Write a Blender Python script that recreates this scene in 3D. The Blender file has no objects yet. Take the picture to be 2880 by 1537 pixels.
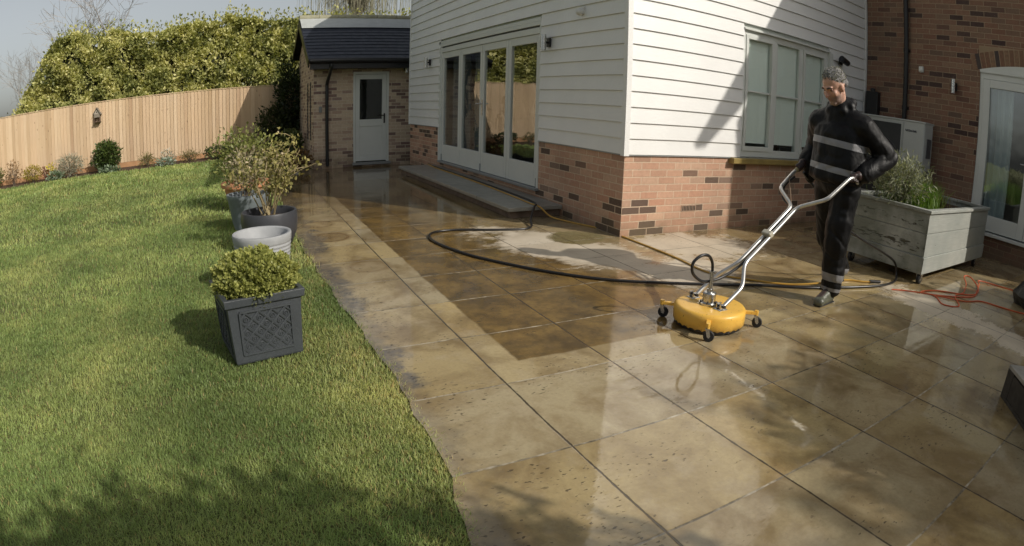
import bpy, bmesh, math, random
import numpy as np
from mathutils import Vector, Matrix
R = math.radians
rnd = random.Random(7)
rng = np.random.default_rng(7)
scene = bpy.context.scene
COL = scene.collection

# ------------------------------------------------------------------ camera
CAM = Vector((-3.4985, -4.6613, 1.2942))
YAW, PITCH, ROLL = 1.11004, -0.28716, 0.02566
cd = bpy.data.cameras.new('camera')
cam = bpy.data.objects.new('camera', cd); COL.objects.link(cam)
_f = Vector((math.cos(YAW)*math.cos(PITCH), math.sin(YAW)*math.cos(PITCH), math.sin(PITCH)))
_r = Vector((math.sin(YAW), -math.cos(YAW), 0)); _u = _r.cross(_f)
_R = math.cos(ROLL)*_r + math.sin(ROLL)*_u
_U = -math.sin(ROLL)*_r + math.cos(ROLL)*_u
m3 = Matrix((_R, _U, -_f)).transposed()
cam.matrix_world = Matrix.Translation(CAM) @ m3.to_4x4()
cd.type = 'PANO'                      # action-camera wide lens
cc = cd if hasattr(cd, 'panorama_type') else cd.cycles
cc.panorama_type = 'FISHEYE_LENS_POLYNOMIAL'
cd.sensor_width = 36; cd.sensor_height = 36*1537/2880; cd.sensor_fit = 'HORIZONTAL'
cc.fisheye_fov = R(150)
cc.fisheye_polynomial_k0 = 0
cc.fisheye_polynomial_k1 = -5.944701e-4*80
cc.fisheye_polynomial_k2 = 0
cc.fisheye_polynomial_k3 = -0.00964e-9*80**3
cc.fisheye_polynomial_k4 = 0
cd.clip_start = 0.05; cd.clip_end = 500
scene.camera = cam

# ------------------------------------------------------------------ light
SUN = Vector((0.535, -0.845, 0.687)).normalized()
EL = math.asin(SUN.z); AZ = math.atan2(SUN.x, SUN.y)
world = bpy.data.worlds.new('World'); scene.world = world
world.use_nodes = True
nt = world.node_tree; nt.nodes.clear()
sky = nt.nodes.new('ShaderNodeTexSky'); sky.sky_type = 'NISHITA'; sky.sun_disc = False
sky.sun_elevation = EL; sky.sun_rotation = AZ; sky.air_density = 1.0; sky.dust_density = 3.0; sky.ozone_density = 1.0
hs = nt.nodes.new('ShaderNodeHueSaturation'); hs.inputs['Saturation'].default_value = 0.34
tint = nt.nodes.new('ShaderNodeMix'); tint.data_type = 'RGBA'; tint.blend_type = 'MULTIPLY'
tint.inputs[0].default_value = 1.0; tint.inputs[7].default_value = (1.0, 1.0, 0.97, 1)
bgn = nt.nodes.new('ShaderNodeBackground'); bgn.inputs['Strength'].default_value = 0.105
wo = nt.nodes.new('ShaderNodeOutputWorld')
nt.links.new(sky.outputs[0], hs.inputs['Color']); nt.links.new(hs.outputs[0], tint.inputs[6])
nt.links.new(tint.outputs[2], bgn.inputs[0]); nt.links.new(bgn.outputs[0], wo.inputs[0])
sl = bpy.data.lights.new('sun', 'SUN'); sl.energy = 3.4; sl.angle = R(0.55); sl.color = (1.0, 0.93, 0.83)
so = bpy.data.objects.new('sun', sl); COL.objects.link(so)
so.rotation_euler = SUN.to_track_quat('Z', 'Y').to_euler(); so.location = (8, -12, 10)

scene.view_settings.view_transform = 'Standard'; scene.view_settings.look = 'None'
scene.view_settings.exposure = 0.0; scene.view_settings.gamma = 1.0
scene.render.engine = 'CYCLES'
scene.cycles.max_bounces = 6; scene.cycles.diffuse_bounces = 3; scene.cycles.glossy_bounces = 3
scene.cycles.transmission_bounces = 3; scene.cycles.transparent_max_bounces = 8
scene.cycles.caustics_reflective = False; scene.cycles.caustics_refractive = False
scene.cycles.sample_clamp_indirect = 4.0

# ------------------------------------------------------------------ node helpers
class N:
    """tiny wrapper for building node materials"""
    def __init__(s, name):
        s.m = bpy.data.materials.new(name); s.m.use_nodes = True
        s.t = s.m.node_tree; s.t.nodes.clear()
        s.out = s.t.nodes.new('ShaderNodeOutputMaterial')
        s.b = s.t.nodes.new('ShaderNodeBsdfPrincipled')
        s.t.links.new(s.b.outputs[0], s.out.inputs[0])
    def put(s, sock, v):
        if hasattr(v, 'is_output'): s.t.links.new(v, sock)
        elif isinstance(v, (tuple, list)) and len(v) == 3 and sock.type == 'RGBA': sock.default_value = (*v, 1)
        else: sock.default_value = v
    def set(s, **k):
        names = dict(col='Base Color', rough='Roughness', metal='Metallic', normal='Normal', ior='IOR',
                     spec='Specular IOR Level', coat='Coat Weight', coatr='Coat Roughness', alpha='Alpha', sheen='Sheen Weight')
        for a, v in k.items(): s.put(s.b.inputs[names[a]], v)
        return s
    def node(s, typ, **k):
        n = s.t.nodes.new(typ)
        for a, v in k.items(): setattr(n, a, v)
        return n
    def pos(s):
        return s.node('ShaderNodeNewGeometry').outputs['Position']
    def obj(s):
        return s.node('ShaderNodeTexCoord').outputs['Object']
    def sep(s, v):
        n = s.node('ShaderNodeSeparateXYZ'); s.put(n.inputs[0], v); return n.outputs
    def comb(s, x=0., y=0., z=0.):
        n = s.node('ShaderNodeCombineXYZ')
        for i, v in enumerate((x, y, z)): s.put(n.inputs[i], v)
        return n.outputs[0]
    def mapv(s, v, scale=(1, 1, 1), loc=(0, 0, 0)):
        n = s.node('ShaderNodeMapping'); s.put(n.inputs[0], v)
        n.inputs['Scale'].default_value = scale; n.inputs['Location'].default_value = loc
        return n.outputs[0]
    def noise(s, v, scale=5., detail=4., rough=.55, dist=0.):
        n = s.node('ShaderNodeTexNoise'); s.put(n.inputs['Vector'], v)
        n.inputs['Scale'].default_value = scale; n.inputs['Detail'].default_value = detail
        n.inputs['Roughness'].default_value = rough; n.inputs['Distortion'].default_value = dist
        return n.outputs['Fac']
    def white(s, v):
        n = s.node('ShaderNodeTexWhiteNoise'); n.noise_dimensions = '3D'; s.put(n.inputs['Vector'], v)
        return n.outputs['Value']
    def vor(s, v, scale=5., feature='F1'):
        n = s.node('ShaderNodeTexVoronoi'); n.feature = feature; s.put(n.inputs['Vector'], v)
        n.inputs['Scale'].default_value = scale; return n.outputs
    def ma(s, op, a, b=0., c=0., clamp=False):
        n = s.node('ShaderNodeMath', operation=op, use_clamp=clamp)
        for i, v in enumerate((a, b, c)): s.put(n.inputs[i], v)
        return n.outputs[0]
    def rng(s, v, a, b, c=0., d=1., smooth=False):
        n = s.node('ShaderNodeMapRange'); n.clamp = True
        if smooth: n.interpolation_type = 'SMOOTHSTEP'
        for i, x in enumerate((v, a, b, c, d)): s.put(n.inputs[i], x)
        return n.outputs[0]
    def mix(s, f, a, b, blend='MIX'):
        n = s.node('ShaderNodeMix', data_type='RGBA', blend_type=blend)
        s.put(n.inputs[0], f); s.put(n.inputs[6], a); s.put(n.inputs[7], b)
        return n.outputs[2]
    def ramp(s, f, stops, interp='LINEAR'):
        n = s.node('ShaderNodeValToRGB'); cr = n.color_ramp; cr.interpolation = interp
        while len(cr.elements) > 1: cr.elements.remove(cr.elements[-1])
        cr.elements[0].position = stops[0][0]; cr.elements[0].color = (*stops[0][1], 1)
        for p, c in stops[1:]:
            e = cr.elements.new(p); e.color = (*c, 1)
        s.put(n.inputs[0], f); return n.outputs[0]
    def bump(s, h, dist=.01, strength=1., normal=None):
        n = s.node('ShaderNodeBump'); s.put(n.inputs['Height'], h)
        n.inputs['Distance'].default_value = dist; n.inputs['Strength'].default_value = strength
        if normal is not None: s.put(n.inputs['Normal'], normal)
        return n.outputs[0]
    def attr(s, name):
        return s.node('ShaderNodeVertexColor', layer_name=name).outputs[0]

MAT = {}
def simple(name, col, rough=.6, metal=0., var=.12, nscale=6., bump=0., bscale=60., coat=0.):
    """plain paint / plastic / metal with a little uneven tone, roughness and texture"""
    if name in MAT: return MAT[name]
    n = N(name); p = n.pos()
    a = n.noise(p, nscale, 5)
    f = n.rng(a, .25, .75, 1 - var, 1 + var)
    c = n.mix(1.0, col, n.comb(f, f, f), 'MULTIPLY')
    r2 = n.rng(n.noise(p, nscale*3.1, 3), .3, .7, max(.03, rough*.82), min(1, rough*1.18))
    n.set(col=c, rough=r2, metal=metal, coat=coat)
    if bump: n.set(normal=n.bump(n.noise(p, bscale, 4), bump))
    MAT[name] = n.m; return n.m

def brick_mat(name, stops, mortar, dirt=.25, wet_z=None):
    n = N(name); p = n.pos(); x, y, z = n.sep(p)
    nx, ny, nz = n.sep(n.node('ShaderNodeNewGeometry').outputs['True Normal'])
    ax = n.ma('GREATER_THAN', n.ma('ABSOLUTE', nx), .5)
    u = n.ma('ADD', n.ma('MULTIPLY', y, ax), n.ma('MULTIPLY', x, n.ma('SUBTRACT', 1., ax)))
    uv = n.comb(n.ma('ADD', u, n.ma('MULTIPLY', ax, .1125)), z, 0.)
    jit = n.noise(p, 9, 3)
    uvj = n.node('ShaderNodeVectorMath', operation='ADD'); n.put(uvj.inputs[0], uv)
    n.put(uvj.inputs[1], n.comb(n.rng(jit, 0, 1, -.004, .004), n.rng(n.noise(p, 13, 2), 0, 1, -.003, .003), 0.))
    b = n.node('ShaderNodeTexBrick'); b.offset = .5; b.offset_frequency = 2; b.squash = 1
    n.put(b.inputs['Vector'], uvj.outputs[0])
    b.inputs['Color1'].default_value = (0, 0, 0, 1); b.inputs['Color2'].default_value = (1, 1, 1, 1)
    b.inputs['Mortar'].default_value = (.5, .5, .5, 1)
    b.inputs['Scale'].default_value = 1; b.inputs['Mortar Size'].default_value = .0055
    b.inputs['Mortar Smooth'].default_value = .25; b.inputs['Bias'].default_value = 0
    b.inputs['Brick Width'].default_value = .225; b.inputs['Row Height'].default_value = .075
    c = n.ramp(n.sep(b.outputs['Color'])[0], stops)
    nz1 = n.noise(p, 28, 6, .65)
    c = n.mix(n.rng(nz1, .35, .75, 0., .45), c, n.mix(1., c, (.55, .5, .48), 'MULTIPLY'))
    c = n.mix(n.rng(n.noise(p, 60, 3), .62, .78, 0., .35), c, (.55, .45, .36))
    mo = n.mix(n.rng(n.noise(p, 40, 4), .3, .7), mortar, tuple(k*.75 for k in mortar))
    col = n.mix(b.outputs['Fac'], c, mo)
    big = n.noise(p, 1.3, 4)
    col = n.mix(n.rng(big, .45, .75, 0., dirt), col, (.16, .12, .09))
    # efflorescence blooms
    ef = n.rng(n.noise(p, 3.3, 5, .7), .66, .80, 0., .22)
    col = n.mix(ef, col, (.62, .56, .52))
    # green-brown splash line close to the ground
    sp = n.ma('MULTIPLY', n.rng(z, .26, .0, 0., 1.), n.rng(n.noise(p, 6, 4), .3, .7, .2, .9))
    col = n.mix(n.ma('MULTIPLY', sp, .75), col, (.11, .09, .05))
    h = n.ma('ADD', n.ma('MULTIPLY', b.outputs['Fac'], -1.), n.ma('MULTIPLY', nz1, .35))
    n.set(col=col, rough=n.rng(sp, 0., 1., .88, .5), spec=.3, normal=n.bump(h, .006, .8))
    MAT[name] = n.m; return n.m

# ------------------------------------------------------------------ mesh helpers
class MB:
    def __init__(s): s.v = []; s.f = []; s.mi = []; s.cur = 0; s.col = []; s.curc = (1, 1, 1)
    def add(s, vs, fs):
        o = len(s.v); s.v += [tuple(p) for p in vs]; s.col += [s.curc]*len(vs)
        for f in fs: s.f.append(tuple(i+o for i in f)); s.mi.append(s.cur)
        return s
    def box(s, x0, x1, y0, y1, z0, z1):
        if x0 > x1: x0, x1 = x1, x0
        if y0 > y1: y0, y1 = y1, y0
        if z0 > z1: z0, z1 = z1, z0
        vs = [(x, y, z) for z in (z0, z1) for y in (y0, y1) for x in (x0, x1)]
        return s.add(vs, [(0, 2, 3, 1), (4, 5, 7, 6), (0, 1, 5, 4), (2, 6, 7, 3), (0, 4, 6, 2), (1, 3, 7, 5)])
    def obox(s, c, ax, h):
        c = Vector(c); ax = [Vector(a).normalized() for a in ax]
        vs = [c + ax[0]*h[0]*i + ax[1]*h[1]*j + ax[2]*h[2]*k for k in (-1, 1) for j in (-1, 1) for i in (-1, 1)]
        return s.add(vs, [(0, 2, 3, 1), (4, 5, 7, 6), (0, 1, 5, 4), (2, 6, 7, 3), (0, 4, 6, 2), (1, 3, 7, 5)])
    def bar(s, a, b, w, t, up=(0, 0, 1)):
        a = Vector(a); b = Vector(b); d = (b-a)
        x = d.normalized(); y = Vector(up).cross(x)
        if y.length < 1e-4: y = Vector((1, 0, 0)).cross(x)
        y.normalize(); z = x.cross(y)
        return s.obox((a+b)/2, (x, y, z), (d.length/2, w/2, t/2))
    def quad(s, a, b, c, d): return s.add([a, b, c, d], [(0, 1, 2, 3)])
    def tube(s, pts, r, seg=10, closed=False, caps=True):
        pts = [Vector(p) for p in pts]; n = len(pts)
        rs = r if isinstance(r, (list, tuple)) else [r]*n
        tan = []
        for i in range(n):
            if closed: t = pts[(i+1) % n]-pts[i-1]
            else: t = pts[min(i+1, n-1)]-pts[max(i-1, 0)]
            tan.append(t.normalized() if t.length > 1e-9 else Vector((0, 0, 1)))
        t0 = tan[0]; nn = t0.orthogonal().normalized()
        vs = []
        for i in range(n):
            if i:
                q = tan[i-1].rotation_difference(tan[i]); nn = (q @ nn).normalized()
            bb = tan[i].cross(nn).normalized()
            for k in range(seg):
                a = 2*math.pi*k/seg
                vs.append(pts[i] + (nn*math.cos(a)+bb*math.sin(a))*rs[i])
        fs = []
        for i in range(n if closed else n-1):
            j = (i+1) % n
            for k in range(seg):
                k2 = (k+1) % seg
                fs.append((i*seg+k, i*seg+k2, j*seg+k2, j*seg+k))
        if caps and not closed:
            fs.append(tuple(reversed(range(seg)))); fs.append(tuple((n-1)*seg+k for k in range(seg)))
        return s.add(vs, fs)
    def lathe(s, prof, c=(0, 0, 0), seg=40, axis=(0, 0, 1), cap0=False, cap1=False):
        ax = Vector(axis).normalized(); e1 = ax.orthogonal().normalized()
        if abs(ax.z) > .999: e1 = Vector((1, 0, 0))
        e2 = ax.cross(e1); c = Vector(c); vs = []
        for r, z in prof:
            for k in range(seg):
                a = 2*math.pi*k/seg
                vs.append(c + ax*z + (e1*math.cos(a)+e2*math.sin(a))*r)
        fs = []
        for i in range(len(prof)-1):
            for k in range(seg):
                k2 = (k+1) % seg
                fs.append((i*seg+k, i*seg+k2, (i+1)*seg+k2, (i+1)*seg+k))
        if cap0: fs.append(tuple(reversed(range(seg))))
        if cap1: fs.append(tuple((len(prof)-1)*seg+k for k in range(seg)))
        return s.add(vs, fs)
    def ball(s, c, r, seg=12, rings=8):
        rr = r if isinstance(r, (tuple, list)) else (r, r, r)
        vs = [(c[0], c[1], c[2]-rr[2])]
        for i in range(1, rings):
            p = math.pi*i/rings - math.pi/2
            for k in range(seg):
                a = 2*math.pi*k/seg
                vs.append((c[0]+rr[0]*math.cos(p)*math.cos(a), c[1]+rr[1]*math.cos(p)*math.sin(a), c[2]+rr[2]*math.sin(p)))
        vs.append((c[0], c[1], c[2]+rr[2])); fs = []
        for k in range(seg): fs.append((0, 1+(k+1) % seg, 1+k))
        for i in range(rings-2):
            for k in range(seg):
                a = 1+i*seg+k; b = 1+i*seg+(k+1) % seg
                fs.append((a, b, b+seg, a+seg))
        L = len(vs)-1; o = 1+(rings-2)*seg
        for k in range(seg): fs.append((L, o+k, o+(k+1) % seg))
        return s.add(vs, fs)
    def build(s, name, mats, parent=None, smooth=False, bevel=0., col=False, sharp=40):
        me = bpy.data.meshes.new(name)
        off = Vector(parent_loc(parent)) if parent else Vector((0, 0, 0))
        me.from_pydata([(a-off.x, b-off.y, c-off.z) for a, b, c in s.v], [], s.f)
        if not isinstance(mats, (list, tuple)): mats = [mats]
        for m in mats: me.materials.append(m)
        if len(mats) > 1: me.polygons.foreach_set('material_index', s.mi)
        if col:
            a = me.color_attributes.new('col', 'FLOAT_COLOR', 'POINT')
            a.data.foreach_set('color', np.c_[np.array(s.col, dtype=np.float32), np.ones(len(s.col), np.float32)].ravel())
        o = bpy.data.objects.new(name, me); COL.objects.link(o)
        if parent: o.parent = parent
        if smooth:
            me.polygons.foreach_set('use_smooth', [True]*len(me.polygons))
            if sharp:
                try: me.set_sharp_from_angle(angle=R(sharp))
                except Exception: pass
        if bevel:
            b = o.modifiers.new('bevel', 'BEVEL'); b.width = bevel; b.segments = 2; b.limit_method = 'ANGLE'; b.angle_limit = R(40)
            b.harden_normals = False
        return o

def parent_loc(p):
    l = Vector((0, 0, 0))
    while p: l += p.location; p = p.parent
    return l
def tag(o, label=None, cat=None, group=None, kind=None):
    if label: o['label'] = label
    if cat: o['category'] = cat
    if group: o['group'] = group
    if kind: o['kind'] = kind
    return o
def thing(name, loc, label, cat, group=None):
    o = bpy.data.objects.new(name, None); COL.objects.link(o); o.location = loc; o.empty_display_size = .1
    return tag(o, label, cat, group)
def copy_tree(o, parent=None, delta=None):
    c = o.copy(); COL.objects.link(c); c.parent = parent
    for ch in [x for x in bpy.data.objects if x.parent == o]:
        copy_tree(ch, c)
    return c
def raw_mesh(name, V, F, mat, parent=None, C=None, smooth=False):
    """V (n,3), F (m,k) arrays"""
    me = bpy.data.meshes.new(name)
    V = np.asarray(V, np.float32); F = np.asarray(F, np.int32)
    if parent: V = V - np.array(parent_loc(parent), np.float32)
    me.vertices.add(len(V)); me.vertices.foreach_set('co', V.ravel())
    k = F.shape[1]; me.loops.add(F.size); me.loops.foreach_set('vertex_index', F.ravel())
    me.polygons.add(len(F)); me.polygons.foreach_set('loop_start', np.arange(len(F), dtype=np.int32)*k)
    try: me.polygons.foreach_set('loop_total', np.full(len(F), k, np.int32))
    except Exception: pass
    me.update(calc_edges=True)
    if C is not None:
        a = me.color_attributes.new('col', 'FLOAT_COLOR', 'POINT')
        a.data.foreach_set('color', np.c_[np.asarray(C, np.float32), np.ones(len(V), np.float32)].ravel())
    for m in (mat if isinstance(mat, list) else [mat]): me.materials.append(m)
    if smooth: me.polygons.foreach_set('use_smooth', [True]*len(me.polygons))
    o = bpy.data.objects.new(name, me); COL.objects.link(o)
    if parent: o.parent = parent
    return o
_nz = np.random.default_rng(77)
def smooth_noise(k, f0, oct=3):
    """returns f(P) in about -1..1: sum of randomly oriented waves, no visible repeat"""
    W = []
    for o in range(oct):
        for i in range(k):
            v = _nz.normal(size=3); v *= f0*(1.9**o)*_nz.uniform(.6, 1.5)/np.linalg.norm(v); W.append((v, _nz.uniform(0, 6.28), .62**o))
    nrm = math.sqrt(sum(a*a for _, _, a in W)/2)
    return lambda P: sum(a*np.sin(P @ v + ph) for v, ph, a in W)/nrm/1.6
def leaves(name, P, size, cols, mat, parent=None, nrm=None, up=.3, aspect=.5):
    """one small folded quad per point; P (n,3); size (n,) ; cols (n,3); nrm optional outward direction"""
    n = len(P); P = np.asarray(P, float)
    d = rng.normal(size=(n, 3)); d[:, 2] += up
    if nrm is not None: d += nrm*1.1
    d /= np.linalg.norm(d, axis=1, keepdims=True)
    q = rng.normal(size=(n, 3)); w = np.cross(d, q); w /= np.linalg.norm(w, axis=1, keepdims=True)
    h = np.cross(d, w)
    L = np.asarray(size).reshape(-1, 1)
    a = P; b = P + d*L*.5 + w*L*aspect*.5 + h*L*.08; c = P + d*L; e = P + d*L*.5 - w*L*aspect*.5 + h*L*.08
    V = np.stack([a, b, c, e], 1).reshape(-1, 3)
    F = np.arange(4*n).reshape(-1, 4)
    return raw_mesh(name, V, F, mat, parent, np.repeat(cols, 4, 0))
def spline(pts, n=12):
    """Catmull-Rom through pts"""
    P = [Vector(p) for p in pts]; P = [P[0]*2-P[1]] + P + [P[-1]*2-P[-2]]; out = []
    for i in range(1, len(P)-2):
        p0, p1, p2, p3 = P[i-1:i+3]
        for k in range(n):
            t = k/n
            out.append(.5*((2*p1)+(p2-p0)*t+(2*p0-5*p1+4*p2-p3)*t*t+(3*p1-p0-3*p2+p3)*t**3))
    out.append(P[-2]); return out
def wall(mb, axis, at, thick, u0, u1, z0, z1, holes=()):
    """wall in the plane axis=at (outer face), thickness towards +axis; holes (ua,ub,za,zb)"""
    us = sorted({u0, u1, *[h[0] for h in holes], *[h[1] for h in holes]})
    zs = sorted({z0, z1, *[h[2] for h in holes], *[h[3] for h in holes]})
    us = [u for u in us if u0 <= u <= u1]; zs = [z for z in zs if z0 <= z <= z1]
    def solid(i, j):
        if i < 0 or j < 0 or i >= len(us)-1 or j >= len(zs)-1: return False
        um = (us[i]+us[i+1])/2; zm = (zs[j]+zs[j+1])/2
        return not any(h[0] < um < h[1] and h[2] < zm < h[3] for h in holes)
    def P(u, z, d): return (at+d, u, z) if axis == 'x' else (u, at+d, z)
    fl = axis == 'x'
    def face(*p): mb.add(p if not fl else p[::-1], [(0, 1, 2, 3)])
    t = thick
    for i in range(len(us)-1):
        for j in range(len(zs)-1):
            if not solid(i, j): continue
            a, b, c, d = us[i], us[i+1], zs[j], zs[j+1]
            face(P(a, c, 0), P(b, c, 0), P(b, d, 0), P(a, d, 0))
            face(P(b, c, t), P(a, c, t), P(a, d, t), P(b, d, t))
            if not solid(i-1, j): face(P(a, c, t), P(a, c, 0), P(a, d, 0), P(a, d, t))
            if not solid(i+1, j): face(P(b, c, 0), P(b, c, t), P(b, d, t), P(b, d, 0))
            if not solid(i, j-1): face(P(a, c, 0), P(a, c, t), P(b, c, t), P(b, c, 0))
            if not solid(i, j+1): face(P(a, d, t), P(a, d, 0), P(b, d, 0), P(b, d, t))
# ------------------------------------------------------------------ materials of the setting
LX, LW = -2.385, .6067      # paving joints that run towards the outbuilding
MY, MW = -1.785, .6045      # paving joints across
def patio_material():
    n = N('wet_sandstone_paving'); p = n.pos(); x, y, z = n.sep(p)
    wob = n.rng(n.noise(p, 3.0, 2), 0, 1, -.006, .006)
    gx = n.ma('DIVIDE', n.ma('ADD', n.ma('ADD', x, -LX), wob), LW); gy = n.ma('DIVIDE', n.ma('ADD', n.ma('ADD', y, -MY), wob), MW)
    ix = n.ma('FLOOR', gx); iy = n.ma('FLOOR', gy)
    fx = n.ma('SUBTRACT', gx, ix); fy = n.ma('SUBTRACT', gy, iy)
    dx = n.ma('MULTIPLY', n.ma('MINIMUM', fx, n.ma('SUBTRACT', 1., fx)), LW)
    dy = n.ma('MULTIPLY', n.ma('MINIMUM', fy, n.ma('SUBTRACT', 1., fy)), MW)
    jw = n.rng(n.noise(p, 22, 4), .3, .7, .0028, .0062)
    jx = n.rng(n.ma('SUBTRACT', dx, jw), -.0015, .002, 1., 0.); jy = n.rng(n.ma('SUBTRACT', dy, jw), -.0015, .002, 1., 0.)
    cell = n.comb(ix, iy, 0.)
    wn = n.node('ShaderNodeTexWhiteNoise'); n.put(wn.inputs['Vector'], cell); wc = n.sep(wn.outputs['Color'])
    tone = n.ramp(wn.outputs['Value'], [(0., (.40, .31, .155)), (.2, (.51, .40, .205)), (.4, (.43, .36, .225)), (.6, (.53, .40, .185)), (.8, (.45, .365, .215)), (1., (.39, .325, .205))])
    # every slab has its own veining
    off = n.node('ShaderNodeVectorMath', operation='ADD'); n.put(off.inputs[0], p)
    sc = n.node('ShaderNodeVectorMath', operation='SCALE'); n.put(sc.inputs[0], wn.outputs['Color']); sc.inputs['Scale'].default_value = 37.
    n.put(off.inputs[1], sc.outputs[0]); q = off.outputs[0]
    cl = n.noise(q, 2.6, 6, .6, .6)
    c = n.mix(n.rng(cl, .44, .64, 0., .85), tone, (.25, .175, .08))
    # darker wet tide marks that follow the slabs and their edges
    tide = n.rng(n.ma('ADD', n.noise(p, 1.5, 5, .62, .4), n.rng(n.ma('MINIMUM', dx, dy), .0, .09, .07, 0.)), .52, .60, 0., .55)
    c = n.mix(tide, c, n.mix(1., c, (.62, .56, .48), 'MULTIPLY'))
    c = n.mix(n.rng(n.noise(q, 5.5, 5, .6), .52, .74, 0., .5), c, (.48, .40, .27))
    fine = n.noise(p, 55, 6, .7)
    c = n.mix(n.rng(fine, .35, .7, 0., .3), c, (.17, .13, .085))
    # uncleaned slabs: a straight-edged strip still dark with grime
    e = n.rng(n.noise(p, 7, 4), 0, 1, -.02, .02)
    rx = n.rng(n.ma('ADD', x, e), -2.225, -2.21); ry = n.rng(n.ma('ADD', y, e), -2.185, -2.17)
    n2 = n.noise(p, 1.1, 5, .6)
    fade = n.rng(n.ma('ADD', n.ma('ADD', x, n.ma('MULTIPLY', y, .25)), n.ma('MULTIPLY', n2, 1.6)), -.55, .35, 1., .12)
    dirt = n.ma('MULTIPLY', n.ma('MULTIPLY', rx, ry), fade)
    grime = n.mix(n.rng(n.noise(q, 3.2, 6, .65), .38, .66), (.085, .052, .018), (.25, .155, .045))
    grime = n.mix(n.rng(n.noise(p, 12, 6, .7), .48, .7, 0., .7), grime, (.055, .038, .021))
    c = n.mix(n.ma('MULTIPLY', dirt, .92), c, grime)
    # dry pale patches
    def blob(cx, cy, ax, ay, rot):
        ca, sa = math.cos(rot), math.sin(rot)
        u = n.ma('ADD', n.ma('MULTIPLY', n.ma('ADD', x, -cx), ca/ax), n.ma('MULTIPLY', n.ma('ADD', y, -cy), sa/ax))
        v = n.ma('ADD', n.ma('MULTIPLY', n.ma('ADD', x, -cx), -sa/ay), n.ma('MULTIPLY', n.ma('ADD', y, -cy), ca/ay))
        return n.ma('SUBTRACT', 1., n.ma('SQRT', n.ma('ADD', n.ma('MULTIPLY', u, u), n.ma('MULTIPLY', v, v))))
    bn = n.ma('MULTIPLY', n.ma('ADD', n.noise(p, 2.2, 6, .62), -.5), 1.7)
    d1 = n.ma('MAXIMUM', blob(-.72, -.25, .55, 1.25, R(25)), n.ma('MAXIMUM', blob(.55, -.55, .75, .62, 0), blob(1.25, -3.1, .34, 1.2, R(-8))))
    d1 = n.ma('MAXIMUM', d1, blob(-.15, -1.2, .62, .5, 0))
    bn2 = n.ma('MULTIPLY', n.ma('ADD', n.noise(n.mapv(p, (1., 1.9, 1.)), 9., 6, .7), -.5), .9)
    dry = n.rng(n.ma('ADD', n.ma('ADD', d1, bn), bn2), .02, .42, 0., .92, True)
    gp = n.rng(n.ma('ADD', blob(-.42, .12, .38, .30, R(30)), n.ma('MULTIPLY', bn, .7)), .1, .25)
    dry = n.ma('MULTIPLY', dry, n.ma('SUBTRACT', 1., gp))
    c = n.mix(n.ma('MULTIPLY', dry, .85), c, n.mix(n.rng(cl, .3, .7), (.72, .645, .53), (.55, .48, .375)))
    c = n.mix(n.ma('MULTIPLY', gp, .6), c, (.16, .15, .06))
    # rings left by pots that were moved
    for cx, cy, r0, w in ((-2.66, 1.0, .17, .9), (-2.70, 1.68, .16, .5), (-2.53, -.15, .15, .5)):
        rr = n.node('ShaderNodeVectorMath', operation='LENGTH'); n.put(rr.inputs[0], n.comb(n.ma('ADD', x, -cx), n.ma('ADD', y, -cy), 0.))
        ring = n.rng(n.ma('ABSOLUTE', n.ma('SUBTRACT', rr.outputs['Value'], r0)), .0, .05, w, 0.)
        disc = n.rng(rr.outputs['Value'], r0, r0-.04, 0., w*.45)
        c = n.mix(n.ma('MAXIMUM', ring, disc), c, (.17, .10, .04))
    # soil washed on to the edge beside the lawn, specks of debris
    ed = n.ma('ADD', n.rng(x, -2.95, -2.58, 1., 0.), n.ma('MULTIPLY', n.ma('ADD', n.noise(p, 4.5, 6, .7), -.5), 1.5))
    ed = n.rng(ed, .40, .62)
    ed = n.ma('MULTIPLY', ed, n.rng(n.noise(p, 1.2, 2), .34, .52))
    edc = n.ma('MULTIPLY', ed, n.rng(n.noise(p, 16, 5, .7), .35, .62, .45, .95))
    c = n.mix(edc, c, n.mix(n.noise(p, 24, 4), (.07, .06, .05), (.15, .145, .14)))
    wp = n.node('ShaderNodeVectorMath', operation='ADD'); n.put(wp.inputs[0], n.mapv(p, (1, 1.5, 1)))
    wq = n.node('ShaderNodeTexNoise'); n.put(wq.inputs['Vector'], p); wq.inputs['Scale'].default_value = 26; wq.inputs['Detail'].default_value = 4
    ws = n.node('ShaderNodeVectorMath', operation='SCALE'); n.put(ws.inputs[0], wq.outputs['Color']); ws.inputs['Scale'].default_value = .055; n.put(wp.inputs[1], ws.outputs[0])
    vz = n.vor(wp.outputs[0], 27)
    sp = n.ma('MULTIPLY', n.rng(vz['Distance'], n.rng(n.sep(vz['Color'])[0], .25, 1., 0., .17), n.rng(n.sep(vz['Color'])[0], .25, 1., .02, .24), 1., 0.), n.rng(n.ma('ADD', n.noise(p, 1.9, 4, .65), n.rng(x, -2.95, -2.45, .13, 0.)), .57, .66))
    sp2 = n.ma('MULTIPLY', n.rng(n.noise(n.mapv(p, (1, 2.2, 1)), 30, 3, .5), .62, .67), n.rng(n.ma('ADD', n.noise(p, 2.7, 4), n.rng(x, -2.95, -2.4, .10, 0.)), .50, .60))
    spk = n.ma('MAXIMUM', sp, sp2)
    c = n.mix(n.ma('MULTIPLY', spk, .8), c, (.05, .035, .022))
    # joints
    c = n.mix(jx, c, n.mix(n.noise(p, 15, 3), (.045, .033, .022), (.10, .075, .045)))
    c = n.mix(n.ma('MULTIPLY', jy, n.ma('SUBTRACT', 1., jx)), c, n.mix(n.rng(n.noise(p, 2.6, 5, .7), .40, .56), (.10, .08, .05), n.mix(n.rng(n.noise(p, 18, 4), .4, .6), (.30, .25, .165), (.54, .48, .37))))
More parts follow.
